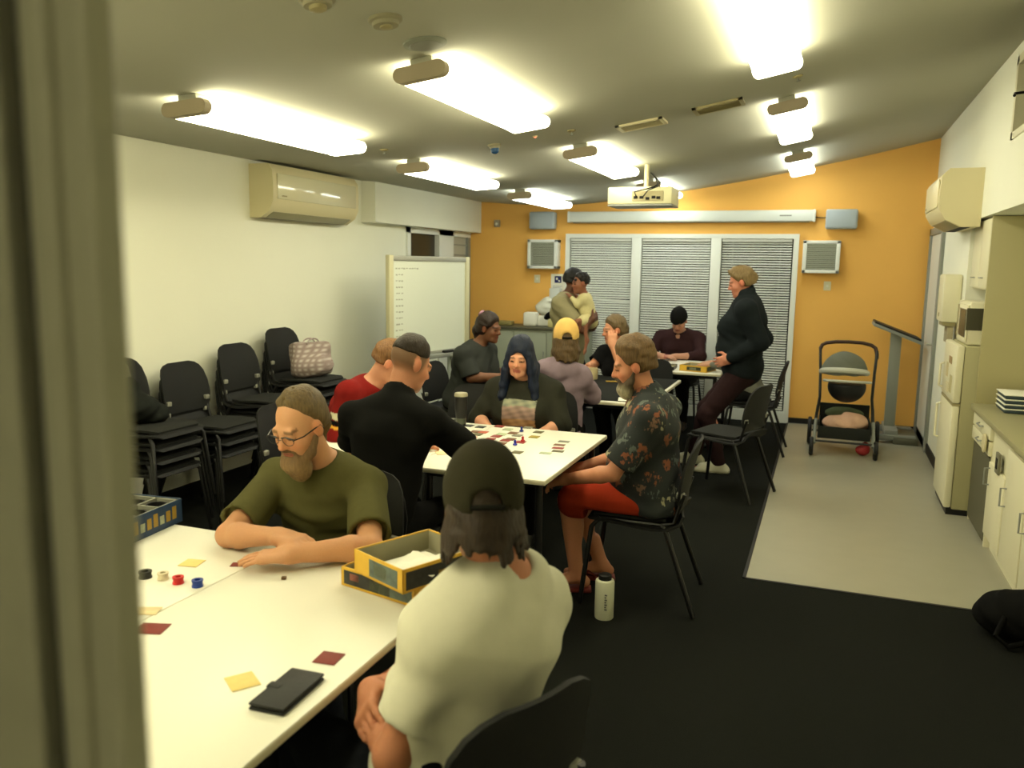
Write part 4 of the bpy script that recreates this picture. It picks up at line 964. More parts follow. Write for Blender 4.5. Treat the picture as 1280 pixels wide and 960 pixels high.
C = Field(); C.ell((-2.96, 9.12, zt + .135), (.09, .07, .045), k=.02); C.cap((-3.04, 9.11, zt + .11), (-2.89, 9.12, zt + .12), .022, k=.03); V, Fq = C.mesh(.008, .003); tag(npmesh('baseball_cap', V, Fq, cloth('blackcap', (.08, .08, .08))), 'black cap lying on the pale yellow tub', 'cap')

# ------------------------------------------------------------------ ceiling fittings
def cslope(x): return -math.atan((cz(x + .15) - cz(x - .15)) / .3)
m_det = mat('detector_beige', (.58, .56, .46), .6)
def disc(x, y, r, label, name='smoke_detector', cat='detector', mt_=m_det, prof=None):
    t = empty(name, (x, y, cz(x)), 0, label, cat); t.rotation_euler = (0, cslope(x), 0)
    MB().lathe((0, 0, 0), prof or [(r * .2, -.028), (r * .75, -.026), (r * .8, -.014), (r, -.010), (r, 0.004)][::1], 28).build('housing', mt_, t); return t
t = disc(-1.52, 2.70, .06, 'beige round detector near the top edge of the picture'); MB().lathe((0, 0, -.036), [(.01, 0), (.022, .004), (.024, .010)], 16).build('sensor', m_creamd, t)
t = disc(-1.60, 2.40, .06, 'detector cut by the top edge of the picture'); MB().lathe((0, 0, -.044), [(.012, 0), (.028, .006), (.03, .018)], 16).build('sensor', m_creamd, t)
t = disc(-1.53, 3.03, .085, 'flat grey round ceiling speaker left of the big light', 'ceiling_speaker', 'speaker', mat('csp', (.56, .58, .53), .7), [(.01, -.010), (.06, -.010), (.085, -.005), (.085, .003)]); MB().lathe((0, 0, -.012), [(.01, 0), (.06, .0005), (.062, .003)], 24).build('grille', m_grey, t)
t = disc(-2.11, 5.18, .045, 'ceiling sensor with a blue lens between the lights', 'motion_sensor', 'sensor'); MB().lathe((0, 0, -.06), [(.01, 0), (.026, .010), (.03, .034)], 16).build('lens', mat('blue_lens', (.10, .30, .50), .2), t)
for x, y, lb in ((-1.58, 5.16, 'small dark sprinkler between the middle lights'), (-.24, 5.05, 'small sprinkler right of the ceiling vents'), (-2.71, 4.79, 'small sprinkler above the left air conditioner'), (-.28, 7.35, 'small sprinkler between the right row of lights')):
    t = disc(x, y, .028, lb, 'sprinkler', 'sprinkler', m_creamd, [(.012, -.012), (.028, -.004), (.028, .004)]); MB().lathe((0, 0, -.03), [(.012, 0), (.012, .003), (.004, .004), (.004, .02)], 10).build('deflector', m_grey, t)
t = disc(-1.81, 5.13, .016, 'tiny red glowing indicator on the ceiling', 'indicator_light', 'indicator', m_cream, [(.01, -.008), (.016, -.004), (.016, .002)]); MB().lathe((0, 0, -.011), [(.002, 0), (.008, .003)], 10).build('led', emis('led_red', (1, .1, .05), 4), t)
for x, y, lb, lm_ in ((-1.18, 5.37, 'pale louvred ceiling vent left of the other vent', m_cream), (-.70, 5.33, 'dark slotted ceiling vent right of the pale one', m_creamd)):
    t = empty('ceiling_vent', (x, y, cz(x)), 0, lb, 'vent', 'ceiling vents'); t.rotation_euler = (0, cslope(x), 0)
    MB().box((-.15, -.10, -.014), (.15, -.075, .004)).box((-.15, .075, -.014), (.15, .10, .004)).box((-.15, -.10, -.014), (-.125, .10, .004)).box((.125, -.10, -.014), (.15, .10, .004)).build('frame', lm_, t)
    MB().box((-.13, -.08, -.003), (.13, .08, .003)).build('duct', m_dark, t)
    for k in range(6): MB().box((-.126, -.010, -.001), (.126, .010, .001), 0, Matrix.Translation((0, -.062 + k * .025, -.008)) @ Matrix.Rotation(math.radians(30 if lm_ is m_cream else 60), 4, 'X')).build('slat', lm_, t, False)
# projector
pj = empty('projector', (-1.52, 7.10, 2.27), .0, 'cream projector hanging from the ceiling below the lights', 'projector')
MB().box((-.27, -.17, -.075), (.27, .17, .065), .012).build('body', mat('projector_cream', (.84, .82, .66), .45), pj)
MB().box((-.27, -.165, -.09), (.27, .165, -.075), .004).build('base_plate', m_grey, pj)
MB().box((-.06, -.176, -.05), (.20, -.169, .03)).build('connector_panel', m_creamd, pj)
for k, (x, z) in enumerate(((-.03, -.02), (.02, -.02), (.07, -.03), (.12, -.02), (.16, -.025))): MB().box((x - .016, -.181, z - .012), (x + .016, -.174, z + .010), .002).build('socket', m_dark, pj)
MB().lathe((0, .17, -.005), [(.05, 0), (.05, .02), (.045, .03), (.01, .028)], 18, Matrix.Rotation(-math.pi / 2, 4, 'X')).build('lens', m_black, pj)
MB().tube([(.02, 0, .06), (.02, 0, cz(-1.5) - 2.27)], .02, 12).box((-.06, -.06, .06), (.10, .06, .075)).build('mount', m_cream, pj)
MB().tube([(-.02, -.18, -.02), (-.03, -.23, .02), (.06, -.22, .04), (.12, -.19, .06), (.16, -.10, .10), (.06, -.02, .19)], .006, 6).build('cable', m_black, pj)
MB().tube([(.03, -.18, -.02), (.08, -.22, .03), (.16, -.19, .065), (.10, -.05, .16)], .005, 6).build('cable', m_black, pj)

# ------------------------------------------------------------------ kitchen side
kb = empty('base_cabinet', (XR + .03, 5.0, 0), 0, 'cream kitchen base cabinet run under the worktop, right edge', 'cabinet')
def kp(name, mb_, mt__, par=None):
    o_ = mb_.build(name, mt__)
    if par is None: return inv(o_, kb)
    o_.parent = par; o_.matrix_parent_inverse = Matrix.Identity(4); return o_
KX = XR + .02
kp('carcass', MB().box((KX + .02, 3.72, .09), (1.56, 5.62, .76)).box((KX + .05, 3.72, 0), (1.5, 5.62, .09)), m_cab)
for y0, y1 in ((5.12, 5.60), (4.62, 5.10), (4.12, 4.60), (3.74, 4.10)):
    d_ = kp('door', MB().box((KX, y0, .11), (KX + .02, y1 - .012, .55 if y0 > 5 else .73), .003), m_cab)
    kp('handle', MB().tube([(KX - .002, y1 - .07, .42), (KX - .03, y1 - .07, .42), (KX - .03, y1 - .07, .52), (KX - .002, y1 - .07, .52)], .005, 6), m_grey, d_)
# drawers stack with the open bay beside the fridge
bay = empty('drawer_unit', (XR + .03, 5.98, 0), 0, 'cream drawer unit with a dark open bay next to the fridge', 'cabinet')
o_ = inv(MB().box((KX + .02, 5.63, .56), (1.56, 6.28, .76)).box((KX + .02, 5.63, 0), (1.56, 5.66, .56)).box((KX + .02, 6.25, 0), (1.56, 6.28, .56)).build('carcass', m_cab), bay)
o_ = inv(MB().box((KX + .015, 5.66, .03), (1.55, 6.265, .55)).build('bay_shade_block', mat('bay_shade', (.36, .35, .27), .7)), bay)  # solid block filling the bay, the shade inside put into its colour
for z0, z1 in ((.57, .655), (.665, .75)):
    d_ = inv(MB().box((KX, 5.64, z0), (KX + .02, 6.27, z1), .003).build('drawer', m_cab), bay)
    o_ = MB().tube([(KX - .002, 5.88, z0 + .05), (KX - .02, 5.89, z0 + .045), (KX - .02, 6.0, z0 + .045), (KX - .002, 6.01, z0 + .05)], .005, 6).build('handle', m_grey); o_.parent = d_
wt_ = tag(MB().box((KX - .02, 3.72, .762), (1.57, 6.29, .80), .006).build('worktop', mat('kitchen_worktop', (.62, .60, .46), .4)), 'long beige kitchen worktop over the cabinets', 'worktop')
t = empty('power_outlet', (KX, 5.30, .60), 0, 'grey power outlet on the cabinet side below the worktop', 'outlet'); 
MB().box((-.012, -.05, -.06), (.002, .05, .06), .004).build('plate', mat('outlet_grey', (.45, .44, .36), .5), t); MB().box((-.016, -.02, -.03), (-.010, .02, .03)).build('socket', m_dark, t)
t = empty('hand_towel', (KX - .012, 5.70, .66), 0, 'pale round pot holder hanging on the drawer unit', 'pot holder'); MB().lathe((-.012, 0, -.02), [(.001, 0), (.055, .0), (.06, .006), (.055, .012), (.001, .014)], 20, Matrix.Rotation(math.pi / 2, 4, 'Y')).build('pad', mat('pad_beige', (.80, .76, .60), .9), t)
# stacked striped containers on the worktop
for k in range(4):
    rgb = (.18, .24, .27)
    t = empty('plate_stack_tray', (1.20, 6.05, .80 + k * .030), 0, 'dark blue grey tray, %s of the small stack on the worktop' % ('bottom', 'second', 'third', 'topmost')[k], 'tray', 'stacked dark trays on the worktop')
    MB().box((-.12, -.14, 0), (.12, .14, .022), .008).build('tray', mat('tray_blue', rgb, .5), t); MB().box((-.125, -.145, .022), (.125, .145, .029), .003).build('rim', m_paper, t)
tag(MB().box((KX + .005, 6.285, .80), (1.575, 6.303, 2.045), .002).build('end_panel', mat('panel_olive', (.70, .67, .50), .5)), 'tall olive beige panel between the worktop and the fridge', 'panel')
# fridge, microwave, wall cupboard, towel dispenser
fr = empty('fridge', (.84, 6.62, 0), 0, 'cream two door fridge beside the cabinets', 'fridge')
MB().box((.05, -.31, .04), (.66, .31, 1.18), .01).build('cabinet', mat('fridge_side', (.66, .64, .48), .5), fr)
d_ = MB().box((0, -.31, .05), (.048, .31, .765), .012).build('lower_door', mat('fridge_cream', (.88, .86, .74), .4), fr)
MB().tube([(-.004, .24, .45), (-.028, .24, .46), (-.028, .24, .70), (-.004, .24, .71)], .009, 8).build('handle', m_cab, d_)
d_ = MB().box((0, -.31, .785), (.048, .31, 1.18), .012).build('freezer_door', mat('fridge_cream', (.88, .86, .74), .4), fr)
MB().tube([(-.004, .24, .83), (-.028, .24, .84), (-.028, .24, 1.0), (-.004, .24, 1.01)], .009, 8).build('handle', m_cab, d_)
MB().box((.02, -.30, .0), (.6, .30, .05)).build('kickplate', m_black, fr)
MB().box((.001, -.302, .766), (.05, .302, .784)).build('door_gap', m_creamd, fr)
for k, (y, z, w_, h_, c) in enumerate(((-.05, 1.06, .14, .05, (.62, .52, .36)), (.08, .98, .09, .10, (.76, .70, .54)), (-.14, .9, .10, .12, (.74, .70, .52)), (.02, .86, .12, .07, (.80, .76, .62)))):
    MB().box((-.003, y - w_ / 2, z - h_ / 2), (.0, y + w_ / 2, z + h_ / 2)).build('fridge_note', mat('note%d' % k, c, .7), fr)
mw = empty('microwave', (1.06, 6.62, 1.185), 0, 'cream microwave with dark door on top of the fridge', 'microwave')
MB().box((-.16, -.25, .0), (.25, .25, .29), .01).build('casing', m_cab, mw); d_ = MB().box((-.172, -.245, .02), (-.16, .12, .27), .004).build('door', m_cab, mw); MB().box((-.176, -.22, .05), (-.171, .06, .24)).build('window', mat('mw_glass', (.28, .27, .20), .3), d_)
MB().box((-.168, .135, .04), (-.16, .235, .26)).build('control_panel', m_creamd, mw)
MB().box((-.175, -.252, .10), (.0, -.249, .25)).build('side_vent', mat('mw_glass', (.28, .27, .20), .3), mw)
wc = empty('wall_cupboard', (1.02, 6.64, 1.56), 0, 'cream wall cupboard above the microwave', 'cupboard')
MB().box((-.03, -.34, 0), (.52, .34, .48)).build('carcass', m_cab, wc); 
for y0, y1 in ((-.335, -.005), (.005, .335)): d_ = MB().box((-.048, y0, .01), (-.03, y1, .47), .004).build('door', m_cab, wc); MB().tube([(-.05, (y0 + y1) / 2 - .04, .08), (-.066, (y0 + y1) / 2 - .035, .08), (-.066, (y0 + y1) / 2 + .035, .08), (-.05, (y0 + y1) / 2 + .04, .08)], .004, 6).build('handle', m_grey, d_)
td = empty('towel_dispenser', (XR, 7.30, 1.26), 0, 'cream paper towel dispenser on the right wall beyond the fridge', 'dispenser')
MB().box((-.13, -.15, .03), (0, .15, .40), .02).build('housing', m_cab, td); MB().box((-.11, -.12, 0), (-.02, .12, .035), .004).build('slot', m_creamd, td); MB().box((-.133, -.02, .07), (-.128, .02, .10)).build('window', m_creamd, td)
MB().box((-.07, -.10, -.13), (-.03, .10, .01), .003).build('paper_towel', mat('towel_grey', (.66, .62, .50), .9), td)

# ------------------------------------------------------------------ stroller
st = empty('stroller', (.21, 8.16, 0), 0, 'dark stroller with leather handlebar and grey hood on the vinyl floor', 'stroller')
m_st = mat('stroller_frame', (.10, .10, .09), .4); m_lea = mat('handle_leather', (.22, .13, .08), .5); m_hood = mat('hood_grey', (.40, .41, .36), .9, .3, 300)
MB().tube([(-.25, .28, .93), (-.235, .30, .965), (-.20, .31, .985), (-.12, .315, .998), (0, .317, 1.002), (.12, .315, .998), (.20, .31, .98), (.235, .30, .955), (.25, .28, .90), (.25, .26, .86)], .017, 10).build('handlebar', m_lea, st)
for sx in (-1, 1):
    MB().tube([(sx * .25, .28, .93), (sx * .235, .17, .72), (sx * .225, .06, .50), (sx * .245, -.04, .30)], .013, 8).build('push_arm', m_st, st)
    MB().tube([(sx * .245, -.04, .30), (sx * .25, -.18, .16), (sx * .25, -.24, .11)], .016, 8).build('front_leg', mat('stroller_silver', (.55, .56, .52), .4), st)
    MB().tube([(sx * .235, .02, .42), (sx * .26, .26, .14)], .014, 8).build('rear_leg', m_st, st)
    for yy, rr_, xx in ((-.26, .085, .27), (.30, .13, .30)):
        w_ = MB().lathe((sx * xx, yy, rr_ + .001), [(rr_ - .03, -.012), (rr_ - .008, -.018), (rr_, -.008), (rr_, .008), (rr_ - .008, .018), (rr_ - .03, .012)], 28, Matrix.Rotation(math.pi / 2, 4, 'Y')).build('wheel', m_black, st)
        MB().lathe((sx * xx, yy, rr_ + .001), [(.01, -.02), (rr_ - .035, -.010), (rr_ - .035, .010), (.01, .02)], 16, Matrix.Rotation(math.pi / 2, 4, 'Y')).build('hub', m_grey, w_)
MB().tube([(-.30, .30, .131), (.30, .30, .131)], .010, 8).tube([(-.25, -.22, .13), (.25, -.22, .13)], .010, 8).build('axle', m_st, st)
C = Field(); o0 = np.array([.21, 8.16, 0.]); C.ell(o0 + (0, -.02, .62), (.165, .15, .15), k=.03); C.rbox(o0 + (0, .0, .72), (.3, .3, .07), .01, frame((0, 1, 0)), k=.01, op='-')
V, Fq = C.mesh(.009); inv(npmesh('seat_shell', V, Fq, m_black), st)
C = Field(); C.ell(o0 + (-.03, .04, .72), (.205, .20, .215), k=.02); C.half(o0 + (0, 0, .73), (0, 0, -1)); 
V, Fq = C.mesh(.009, .003, 3); inv(npmesh('hood', V, Fq, m_hood), st)
inv(MB().tube([tuple(o0 + (.20 * math.cos(a), -.02 - .17 * math.sin(a), .665 + .02 * math.sin(a))) for a in [math.pi * i / 12 for i in range(13)]], .012, 8).build('bumper_bar', mat('bumper_pale', (.78, .78, .72), .4)), st)
inv(MB().tube([tuple(o0 + (-.03 + .195 * math.cos(a), .02 - .18 * math.sin(a), .745 + .035 * math.sin(a))) for a in [math.pi * i / 12 for i in range(13)]], .026, 8).build('hood_trim', mat('bumper_pale', (.78, .78, .72), .4)), st)
MB().box((-.22, -.16, .15), (.22, .24, .19), .01).box((-.22, -.18, .15), (.22, -.165, .26), .004).box((-.22, .22, .15), (.22, .235, .42), .004).box((-.225, -.17, .15), (-.21, .23, .30), .004).box((.21, -.17, .15), (.225, .23, .30), .004).build('basket', mat('basket_dark', (.13, .14, .12), .9), st)
C = Field(); C.ell(o0 + (.0, -.03, .275), (.195, .15, .075), k=.03); C.ell(o0 + (.08, -.03, .31), (.11, .12, .07), k=.05); V, Fq = C.mesh(.009, .007, 5); tag(npmesh('baby_blanket', V, Fq, cloth('blanket_pink', (.84, .68, .58))), 'pale pink blanket in the stroller basket', 'blanket')
C = Field(); C.ell(o0 + (.0, .17, .34), (.17, .05, .06), k=.03); V, Fq = C.mesh(.009, .005, 5); tag(npmesh('green_cloth', V, Fq, cloth('cloth_sage', (.36, .40, .30))), 'sage green cloth behind the pink blanket in the stroller', 'cloth')
C = Field(); C.ell((.38, 8.05, .055), (.06, .04, .05), k=.03); C.ell((.40, 8.06, .09), (.03, .03, .04), k=.03); C.half((0, 0, .001), (0, 0, -1)); V, Fq = C.mesh(.006, .003, 5); tag(npmesh('red_toy', V, Fq, mat('toy_red', (.62, .16, .16), .6)), 'small red soft item on the floor under the stroller', 'toy')

# ------------------------------------------------------------------ tilting lectern
lc = empty('tilting_lectern', (.66, 9.05, 0), 0, 'grey tilting lectern table beside the stroller against the orange wall', 'lectern')
a = math.atan2(-.17, .44)
MB().box((-.235, -.22, -.03), (.235, .22, .0), .004, Matrix.Translation((0, 0, 1.085)) @ Matrix.Rotation(-a, 4, 'Y')).build('top', m_grey, lc)
MB().box((-.235, -.222, .0), (.215, .222, .018), .004, Matrix.Translation((0, 0, 1.085)) @ Matrix.Rotation(-a, 4, 'Y')).build('writing_pad', m_black, lc)
MB().box((-.055, -.03, .12), (.045, .03, 1.07), .006).build('post', mat('lectern_post', (.58, .59, .54), .45), lc)
MB().box((-.36, -.30, .03), (.22, -.22, .085), .006).box((-.36, .20, .03), (.22, .28, .085), .006).box((-.06, -.28, .06), (.06, .26, .13), .006).build('base', m_grey, lc)
MB().box((.02, -.32, .0), (.24, .30, .07), .006).build('base_weight', mat('lectern_base_dark', (.36, .36, .30), .5), lc)
for sx in (-.33, .18):
    for sy in (-.26, .24): MB().tube([(sx - .01, sy, .02), (sx + .01, sy, .02)], .02, 10).build('castor', m_black, lc)
# ------------------------------------------------------------------ the people
TAN = (.86, .66, .50); PINK = (.88, .66, .54); BROWN = (.50, .34, .24); DBROWN = (.42, .28, .20)
def A3(v): return tuple(float(q) for q in v)
# 1 bearded man in green at the near table, facing the camera, forearms crossed on the table
c1 = cloth('olive_green', (.32, .31, .18))
def parting(C, P, HH, s, B):
    r, f, u = HH[1:]
    C.ell(P(0, -.105, -.03), (.035 * s, .03 * s, .045 * s), (r, f, u), k=.03); C.cap(P(0, -.10, -.05), P(.01, -.085, -.12), .020 * s, .012 * s, k=.02)
    C.cap(P(0, .085, .105), P(0, -.02, .14), .0035, k=.006, op='-')
person('bearded man in olive t-shirt and glasses with forearms crossed on the near table',
       pel=(-1.70, 2.62, .55), nb=(-1.655, 2.455, .965), fwd=(.10, -1, 0), hd=(-1.655, 2.34, 1.125), hf=(-.14, -.93, -.34), hs=.97,
       hands=((-1.50, 2.055, .785), (-1.59, 2.115, .812)), elbow=((-1.325, 2.235, .775, 0), (-1.815, 2.15, .775, 0)), handdir=((-.90, -.42, -.08), (.93, -.12, .02)),
       palm=((0, .05, -1), (.0, 0, -1)), curl=(.13, .38), shp=((-1.475, 2.47, .90), (-1.835, 2.46, .895)),
       ank=((-1.55, 2.32, .08), (-1.80, 2.32, .08)), skin=TAN, brow=(.38, .28, .18), res=.0055, cres=.007, wr=.0045, seed=2, w=1.02,
       shirt=dict(mat=c1, sleeve=.80, loose=.020, name='tshirt', t=.014, vneck=.4), pants=dict(mat=cloth('jeans_dark', (.12, .13, .16))), shoes=dict(mat=m_black),
       hair=(hair_short((.38, .31, .19), g=.008, low=-.02, front=.014, tail=parting, res=.0055, wr=.002), beard((.42, .32, .20), .055, w=.050, res=.0055, tip=(.52, .42, .28)), glasses(), eyes()))
# 2 man in white t-shirt and backwards cap, back to the camera
def shaggy(C, P, HH, s, B):
    r, f, u = HH[1:]; rr = random.Random(4)
    for k in range(44):
        a = -2.3 + 4.6 * k / 43; x, y = .080 * math.sin(a), -.016 - .096 * math.cos(a); q = rr.random()
        C.chain([P(x * .93, y * .92, .01), P(x * 1.04, y * 1.0, -.05), P(x * (1.05 + .16 * q) , y * (1.0 + .06 * rr.random()) - .004, -.075 - .042 * rr.random())], [.015 * s, .0125 * s, .0045 * s], k=.006)
person('man in white t-shirt and dark backwards cap, seen from behind, arms folded',
       pel=(-.725, 1.55, .55), nb=(-.65, 1.665, .985), fwd=(-.90, .43, 0), hd=(-.695, 1.665, 1.132), hf=(-.45, .88, -.25), hs=.97,
       hands=((-.965, 1.66, .64), (-.925, 1.56, .705)), elbow=((-.785, 1.405, .665, 0), (-.78, 1.90, .66, 0)), handdir=((-.1, .9, -.1), (.35, -.85, -.12)), palm=((.8, .2, -.3), (.75, .35, -.5)), curl=(.5, .45),
       shp=((-.715, 1.515, .90), (-.60, 1.80, .885)), lean_r=(.43, .90, 0),
       ank=((-1.18, 1.66, .08), (-1.08, 1.95, .08)), skin=(.80, .55, .42), res=.0055, cres=.007, wr=.0085, seed=5, w=1.10,
       shirt=dict(mat=cloth('white_tee', (.82, .81, .73), .02), sleeve=.74, loose=.016, name='tshirt', t=.017, hem=.07, vneck=.10, nk=.010), pants=dict(mat=cloth('navy_pants', (.07, .08, .10))), shoes=dict(mat=m_black),
       hair=(hair_short((.17, .115, .07), g=.008, low=-.05, tail=shaggy, res=.0055, wr=.003), capwear((.20, .19, .14), low=.008)))
# 3 man in black polo, back to the camera, short faded hair
person('man in black polo with short faded hair, seen from behind at the middle table',
       pel=(-1.82, 3.10, .55), nb=(-1.775, 3.24, 1.065), fwd=(.12, 1, 0), hd=(-1.755, 3.33, 1.225), hf=(.52, .78, -.42), hs=.96,
       hands=((-1.90, 3.68, .775), (-1.56, 3.62, .80)), elbow=((-2.10, 3.40, .78, 0), (-1.455, 3.42, .80, 0)), handdir=((.3, .9, -.1), (-.55, .75, -.25)), curl=(.3, .3),
       shp=((-1.98, 3.21, .985), (-1.585, 3.21, .99)), ank=((-1.92, 3.52, .08), (-1.68, 3.52, .08)), skin=(.84, .60, .47), res=.0065, cres=.008, wr=.004, seed=7, w=1.02,
       shirt=dict(mat=cloth('black_polo', (.065, .065, .06)), sleeve=.70, loose=.022, name='polo_shirt', t=.016, hem=.06, collar=.035), pants=dict(mat=cloth('black_pants', (.06, .06, .06))), shoes=dict(mat=m_black),
       scalp=(.44,.35,.26), hair=(hair_short((.15, .105, .06), g=.003, low=.045, ears=False, top=.010, wr=.002),))
# 4 red striped jersey
def jersey(V, S_):
    q, el, wp = S_['arms'][1]; n = nrm(el - q); L = np.linalg.norm(el - q); h = (V - q) @ n; d = np.linalg.norm(V - q - np.outer(np.clip(h, 0, L * 1.1), n), axis=1); on = (d < .085)
    col = np.tile(np.array(lin((.46, .10, .09))), (len(V), 1)); t = h / L
    for a, b, c in ((.50, .66, (.78, .76, .64)), (.68, .80, (.06, .06, .06)), (.81, .88, (.85, .62, .22))): col[on & (t > a) & (t < b)] = lin(c)
    return col
person('person in red jersey with striped sleeve bent over the middle table',
       pel=(-2.64, 4.02, .55), nb=(-2.345, 3.98, 1.00), fwd=(1, -.15, 0), hd=(-2.235, 4.0, 1.135), hf=(.75, .35, -.56), hs=.93,
       hands=((-2.225, 4.08, .985), (-2.18, 3.84, .765)), elbow=((-2.20, 4.22, .77, 0), (-2.405, 3.73, .765, 0)), handdir=((-.3, -.5, .8), (.9, .2, 0)), palm=((-.8, -.3, -.3), (0, 0, -1)), curl=(.5, .3),
       shp=((-2.40, 4.17, .95), (-2.375, 3.79, .975)), ank=((-2.42, 4.18, .08), (-2.42, 3.98, .08)), skin=PINK, w=1.05, seed=4, cres=.008,
       shirt=dict(mat=None, col=jersey, sleeve=1.88, loose=.012, name='jersey', t=.016), pants=dict(mat=cloth('dark_pants', (.08, .08, .08))), shoes=dict(mat=m_black),
       hair=(hair_short((.45, .31, .17), g=.012, low=-.03),))
# 5 woman with long blue hair
def bluehair(HH, s, P, root, B):
    r, f, u = HH[1:]; C = Field(); shell(C, P, HH, s, .014, top=.008); rr = random.Random(2)
    C.ell(P(0, -.05, -.03), (.078 * s, .06 * s, .09 * s), (r, f, u), k=.03)
    C.ell(P(-.006, .095, -.026), (.056 * s, .085 * s, .088 * s), (r, f, u), k=.014, op='-')
    for sd, xs_ in ((1, .068), (-1, .070)):
        for k in range(7 if sd < 0 else 5):
            y = .052 - .024 * k; wide = .055 if sd < 0 else .030
            C.chain([P(sd * xs_ * (1 - .04 * k), y, .03), P(sd * (xs_ + .016), y + .010, -.07), P(sd * (xs_ + wide * .6 + .008 * rr.random()), y * .8 + .035, -.17), P(sd * (xs_ + wide), .060 + y * .6, -.24), P(sd * (xs_ + wide + .01 - .008 * k), .085 + y * .5, -.32 - .03 * rr.random())], [.020 * s, .024 * s, .026 * s, .024 * s, .009 * s], k=.016)
    V, Fq = C.mesh(.0065, .003, 3, 2); npmesh('hair', V, Fq, hairmat((.02, .075, .17)), root)
def bandprint(V, S_):
    q = V - S_['pel']; L = np.linalg.norm(S_['nb'] - S_['pel']); z = q @ S_['su'] / L; x = q @ S_['r']; y = q @ S_['fo']
    col = np.tile(np.array(lin((.17, .17, .14))), (len(V), 1)); on = (np.abs(x) < .105) & (z > .36) & (z < .86) & (y > .03)
    n = np.sin(x * 70 + z * 30) * np.sin(z * 60 - x * 20)
    for a, b, c, c2 in ((.78, .86, (.62, .62, .52), (.45, .47, .42)), (.60, .78, (.66, .55, .50), (.50, .43, .39)), (.49, .60, (.70, .55, .38), (.55, .42, .30)), (.36, .49, (.32, .34, .34), (.24, .26, .27))):
        m_ = on & (z >= a) & (z < b); t = (n[m_] * .5 + .5)[:, None]; col[m_] = np.array(lin(c)) * t + np.array(lin(c2)) * (1 - t)
    return col
person('smiling woman with long dark blue hair and printed black t-shirt facing the camera',
       pel=(-1.745, 4.93, .55), nb=(-1.735, 4.83, .955), fwd=(.08, -1, 0), hd=(-1.75, 4.755, 1.115), hf=(.12, -.97, -.20), hu=(.04, 0, 1), hs=.94,
       hands=((-1.60, 4.60, .655), (-1.86, 4.60, .655)), elbow=((-1.475, 4.74, .72, 0), (-2.02, 4.74, .72, 0)), handdir=((-.9, -.2, -.1), (.9, -.2, -.1)), curl=(.4, .4),
       shp=((-1.555, 4.83, .895), (-1.925, 4.83, .895)), ank=((-1.62, 4.55, .08), (-1.85, 4.55, .08)), skin=(.90, .68, .56), lip=(.66, .30, .28), brow=(.2, .14, .12), w=1.26, bust=.10, belly=.04, seed=3, cres=.0075,
       shirt=dict(mat=None, col=bandprint, sleeve=1.02, loose=.020, name='printed_tshirt', t=.018, vneck=.4), pants=dict(mat=cloth('black_pants', (.06, .06, .06))), shoes=dict(mat=m_black), hair=(bluehair, eyes()))
# 6 bearded man, dark floral shirt, red shorts
def floral():
    mt = mat('cloth_floral', (.13, .14, .14), .95, .25, 420); nt = mt.node_tree; b = nt.nodes['Principled BSDF']; tc = nt.nodes.new('ShaderNodeTexCoord')
    vo = nt.nodes.new('ShaderNodeTexVoronoi'); vo.inputs['Scale'].default_value = 14; ns = nt.nodes.new('ShaderNodeTexNoise'); ns.inputs['Scale'].default_value = 22
    ad = nt.nodes.new('ShaderNodeMixRGB'); ad.blend_type = 'ADD'; ad.inputs[0].default_value = .10; nt.links.new(tc.outputs['Object'], ad.inputs[1]); nt.links.new(ns.outputs['Color'], ad.inputs[2]); nt.links.new(ad.outputs[0], vo.inputs['Vector'])
    cr = nt.nodes.new('ShaderNodeValToRGB'); cr.color_ramp.elements[0].position = .28; cr.color_ramp.elements[0].color = (1, 1, 1, 1); cr.color_ramp.elements[1].position = .40; cr.color_ramp.elements[1].color = (0, 0, 0, 1)
    nt.links.new(vo.outputs['Distance'], cr.inputs[0]); sp = nt.nodes.new('ShaderNodeSeparateColor'); nt.links.new(vo.outputs['Color'], sp.inputs[0])
    c2 = nt.nodes.new('ShaderNodeValToRGB'); c2.color_ramp.interpolation = 'CONSTANT'; els = c2.color_ramp.elements
    els[0].color = (*lin((.50, .30, .20)), 1); els[1].position = .35; els[1].color = (*lin((.60, .58, .46)), 1)
    for p_, c_ in ((.5, (.33, .36, .34)), (.68, (.46, .35, .28)), (.84, (.42, .42, .36))): e = els.new(p_); e.color = (*lin(c_), 1)
    nt.links.new(sp.outputs[0], c2.inputs[0]); mx = nt.nodes.new('ShaderNodeMixRGB'); nt.links.new(cr.outputs[0], mx.inputs[0]); mx.inputs[1].default_value = (*lin((.15, .165, .165)), 1); nt.links.new(c2.outputs[0], mx.inputs[2]); nt.links.new(mx.outputs[0], b.inputs['Base Color']); return mt
